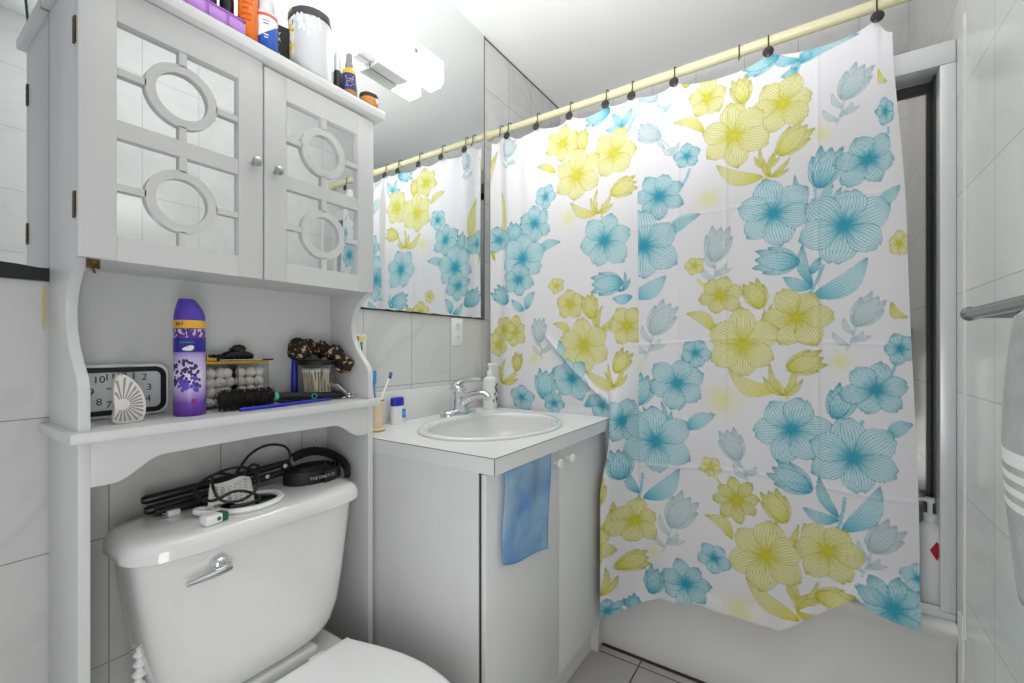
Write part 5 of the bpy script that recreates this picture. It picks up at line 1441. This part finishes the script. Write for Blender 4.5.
# big overlap fold about the sixth hook
yf = .512 - .012 * sstep(2.0, .8, Z)
s = (yf - Yc)
foldz = sstep(.55, .85, Z) * (.25 + .75 * sstep(2.04, 1.86, Z))
X += -.034 * foldz * sstep(-.006, .007, s) * np.exp(-np.clip(s, 0, 9) / .14)
X += .010 * foldz * np.exp(-(np.clip(-s, 0, 9) / .05)) * (s < 0)
# diagonal tension crease running up from the counter corner
dg_ = (Z - .87) / .27 - (Yc - .63) / .24
on = sstep(.84, .90, Z) * sstep(1.22, 1.10, Z) * sstep(.58, .63, Yc) * sstep(.95, .86, Yc)
X += on * (.016 * sstep(.04, -.04, dg_) - .012 * np.exp(-(dg_ / .08) ** 2))
# soft pleats, strongest near the wall and under the hooks
X += (.0035 + .010 * sstep(.95, 1.12, Yc)) * np.sin((Yc - .02 * np.sin(Z * 3)) * 62) * (.35 + .65 * sstep(.6, 2.0, Z)) * sstep(.45, .8, Yc)
X += .0035 * np.sin(Yc * 24 + Z * 1.7 + .8) * (.5 + .5 * down) * sstep(.52, .40, Yc)
X += .006 * np.sin(Yc * 40 + 2.0) * sstep(.42, .25, Z) * sstep(.56, .40, Yc) * .6
near = np.min(np.abs(ref[:, None] - np.array(hung)[None]), 1)[:, None]
X += -.006 * np.exp(-(near / .022) ** 2) * sstep(1.85, 2.03, Z)
# packing creases
for yc0, zc0, amp in ((.225, None, .0022), (-.020, None, .002), (.37, None, .0012), (.83, None, .0015)):
    X += -amp * np.exp(-((Yc - yc0) / .006) ** 2)
for zc0 in (1.14, .72, 1.56):
    X += -.0014 * np.exp(-((Z - zc0 - .01 * np.sin(Yc * 9)) / .006) ** 2) * sstep(.5, .3, np.abs(Yc - .15))
# last bit of hem flips outward at the right
flip = sstep(.12, .0, Z - zbot[:, None]) * sstep(-.108, -.122, Yc)
X += -.022 * flip
X += -.010 * sstep(.06, 0, Z - zbot[:, None]) * (1 + np.sin(Yc * 55)) * .4 * sstep(.60, .5, Yc)

over = np.clip(-.155 - Yc, 0, 1)
Yw = Yw + over * (.62 * sstep(1.45, 2.02, Z) + .30 * sstep(.5, 1.6, Z) * (1 - sstep(1.45, 2.02, Z)))
co = np.stack([X, Yw, Z], -1).reshape(-1, 3).astype(np.float32)
nv_ = co.shape[0]
org = np.array([1.59, .45, .2], np.float32)
ii, jj = np.meshgrid(np.arange(NU), np.arange(NVV), indexing='ij')
a_ = (ii * (NVV + 1) + jj).ravel()
quads = np.stack([a_, a_ + 1, a_ + NVV + 2, a_ + NVV + 1], 1).astype(np.int32)
me = bpy.data.meshes.new('shower_curtain')
me.vertices.add(nv_); me.vertices.foreach_set('co', (co - org).ravel())
me.loops.add(quads.size); me.loops.foreach_set('vertex_index', quads.ravel())
me.polygons.add(len(quads)); me.polygons.foreach_set('loop_start', np.arange(0, quads.size, 4, dtype=np.int32))
me.polygons.foreach_set('use_smooth', np.ones(len(quads), bool))
me.update(calc_edges=True); me.validate()
# print the flowers: 2x2 mean of the drawing at every point of the cloth
fi = np.clip((AY1 - Yc.ravel()) / RES, 1, AW - 2).astype(int); fj = np.clip((Z.ravel() - AZ0) / RES, 1, AH - 2).astype(int)
rgb = (canvas[fj, fi] + canvas[fj, fi - 1] + canvas[fj - 1, fi] + canvas[fj - 1, fi - 1]) / 4
rgbl = np.where(rgb <= .04045, rgb / 12.92, ((rgb + .055) / 1.055) ** 2.4)
ca_ = me.color_attributes.new('print', 'FLOAT_COLOR', 'POINT')
ca_.data.foreach_set('color', np.concatenate([rgbl, np.ones((nv_, 1))], 1).astype(np.float32).ravel())
CUR = bpy.data.materials.new('flowered_polyester')
nt, b_ = nodes_of(CUR)
at = nt.nodes.new('ShaderNodeAttribute'); at.attribute_name = 'print'
nt.links.new(at.outputs['Color'], b_.inputs['Base Color']); b_.inputs['Roughness'].default_value = .55
b_.inputs['Sheen Weight'].default_value = .1
nz = nt.nodes.new('ShaderNodeTexNoise'); nz.inputs['Scale'].default_value = 35
bp = nt.nodes.new('ShaderNodeBump'); bp.inputs['Strength'].default_value = .12; bp.inputs['Distance'].default_value = .004
nt.links.new(nz.outputs['Fac'], bp.inputs['Height']); nt.links.new(bp.outputs['Normal'], b_.inputs['Normal'])
tl = nt.nodes.new('ShaderNodeBsdfTranslucent'); nt.links.new(at.outputs['Color'], tl.inputs['Color'])
ms = nt.nodes.new('ShaderNodeMixShader'); ms.inputs[0].default_value = .13
nt.links.new(b_.outputs[0], ms.inputs[1]); nt.links.new(tl.outputs[0], ms.inputs[2])
nt.links.new(ms.outputs[0], nt.nodes['Material Output'].inputs['Surface'])
me.materials.append(CUR)
cur = bpy.data.objects.new('shower_curtain', me); col.objects.link(cur); cur.location = org.tolist()
tag(cur, 'white shower curtain printed with blue and yellow flowers', 'curtain')
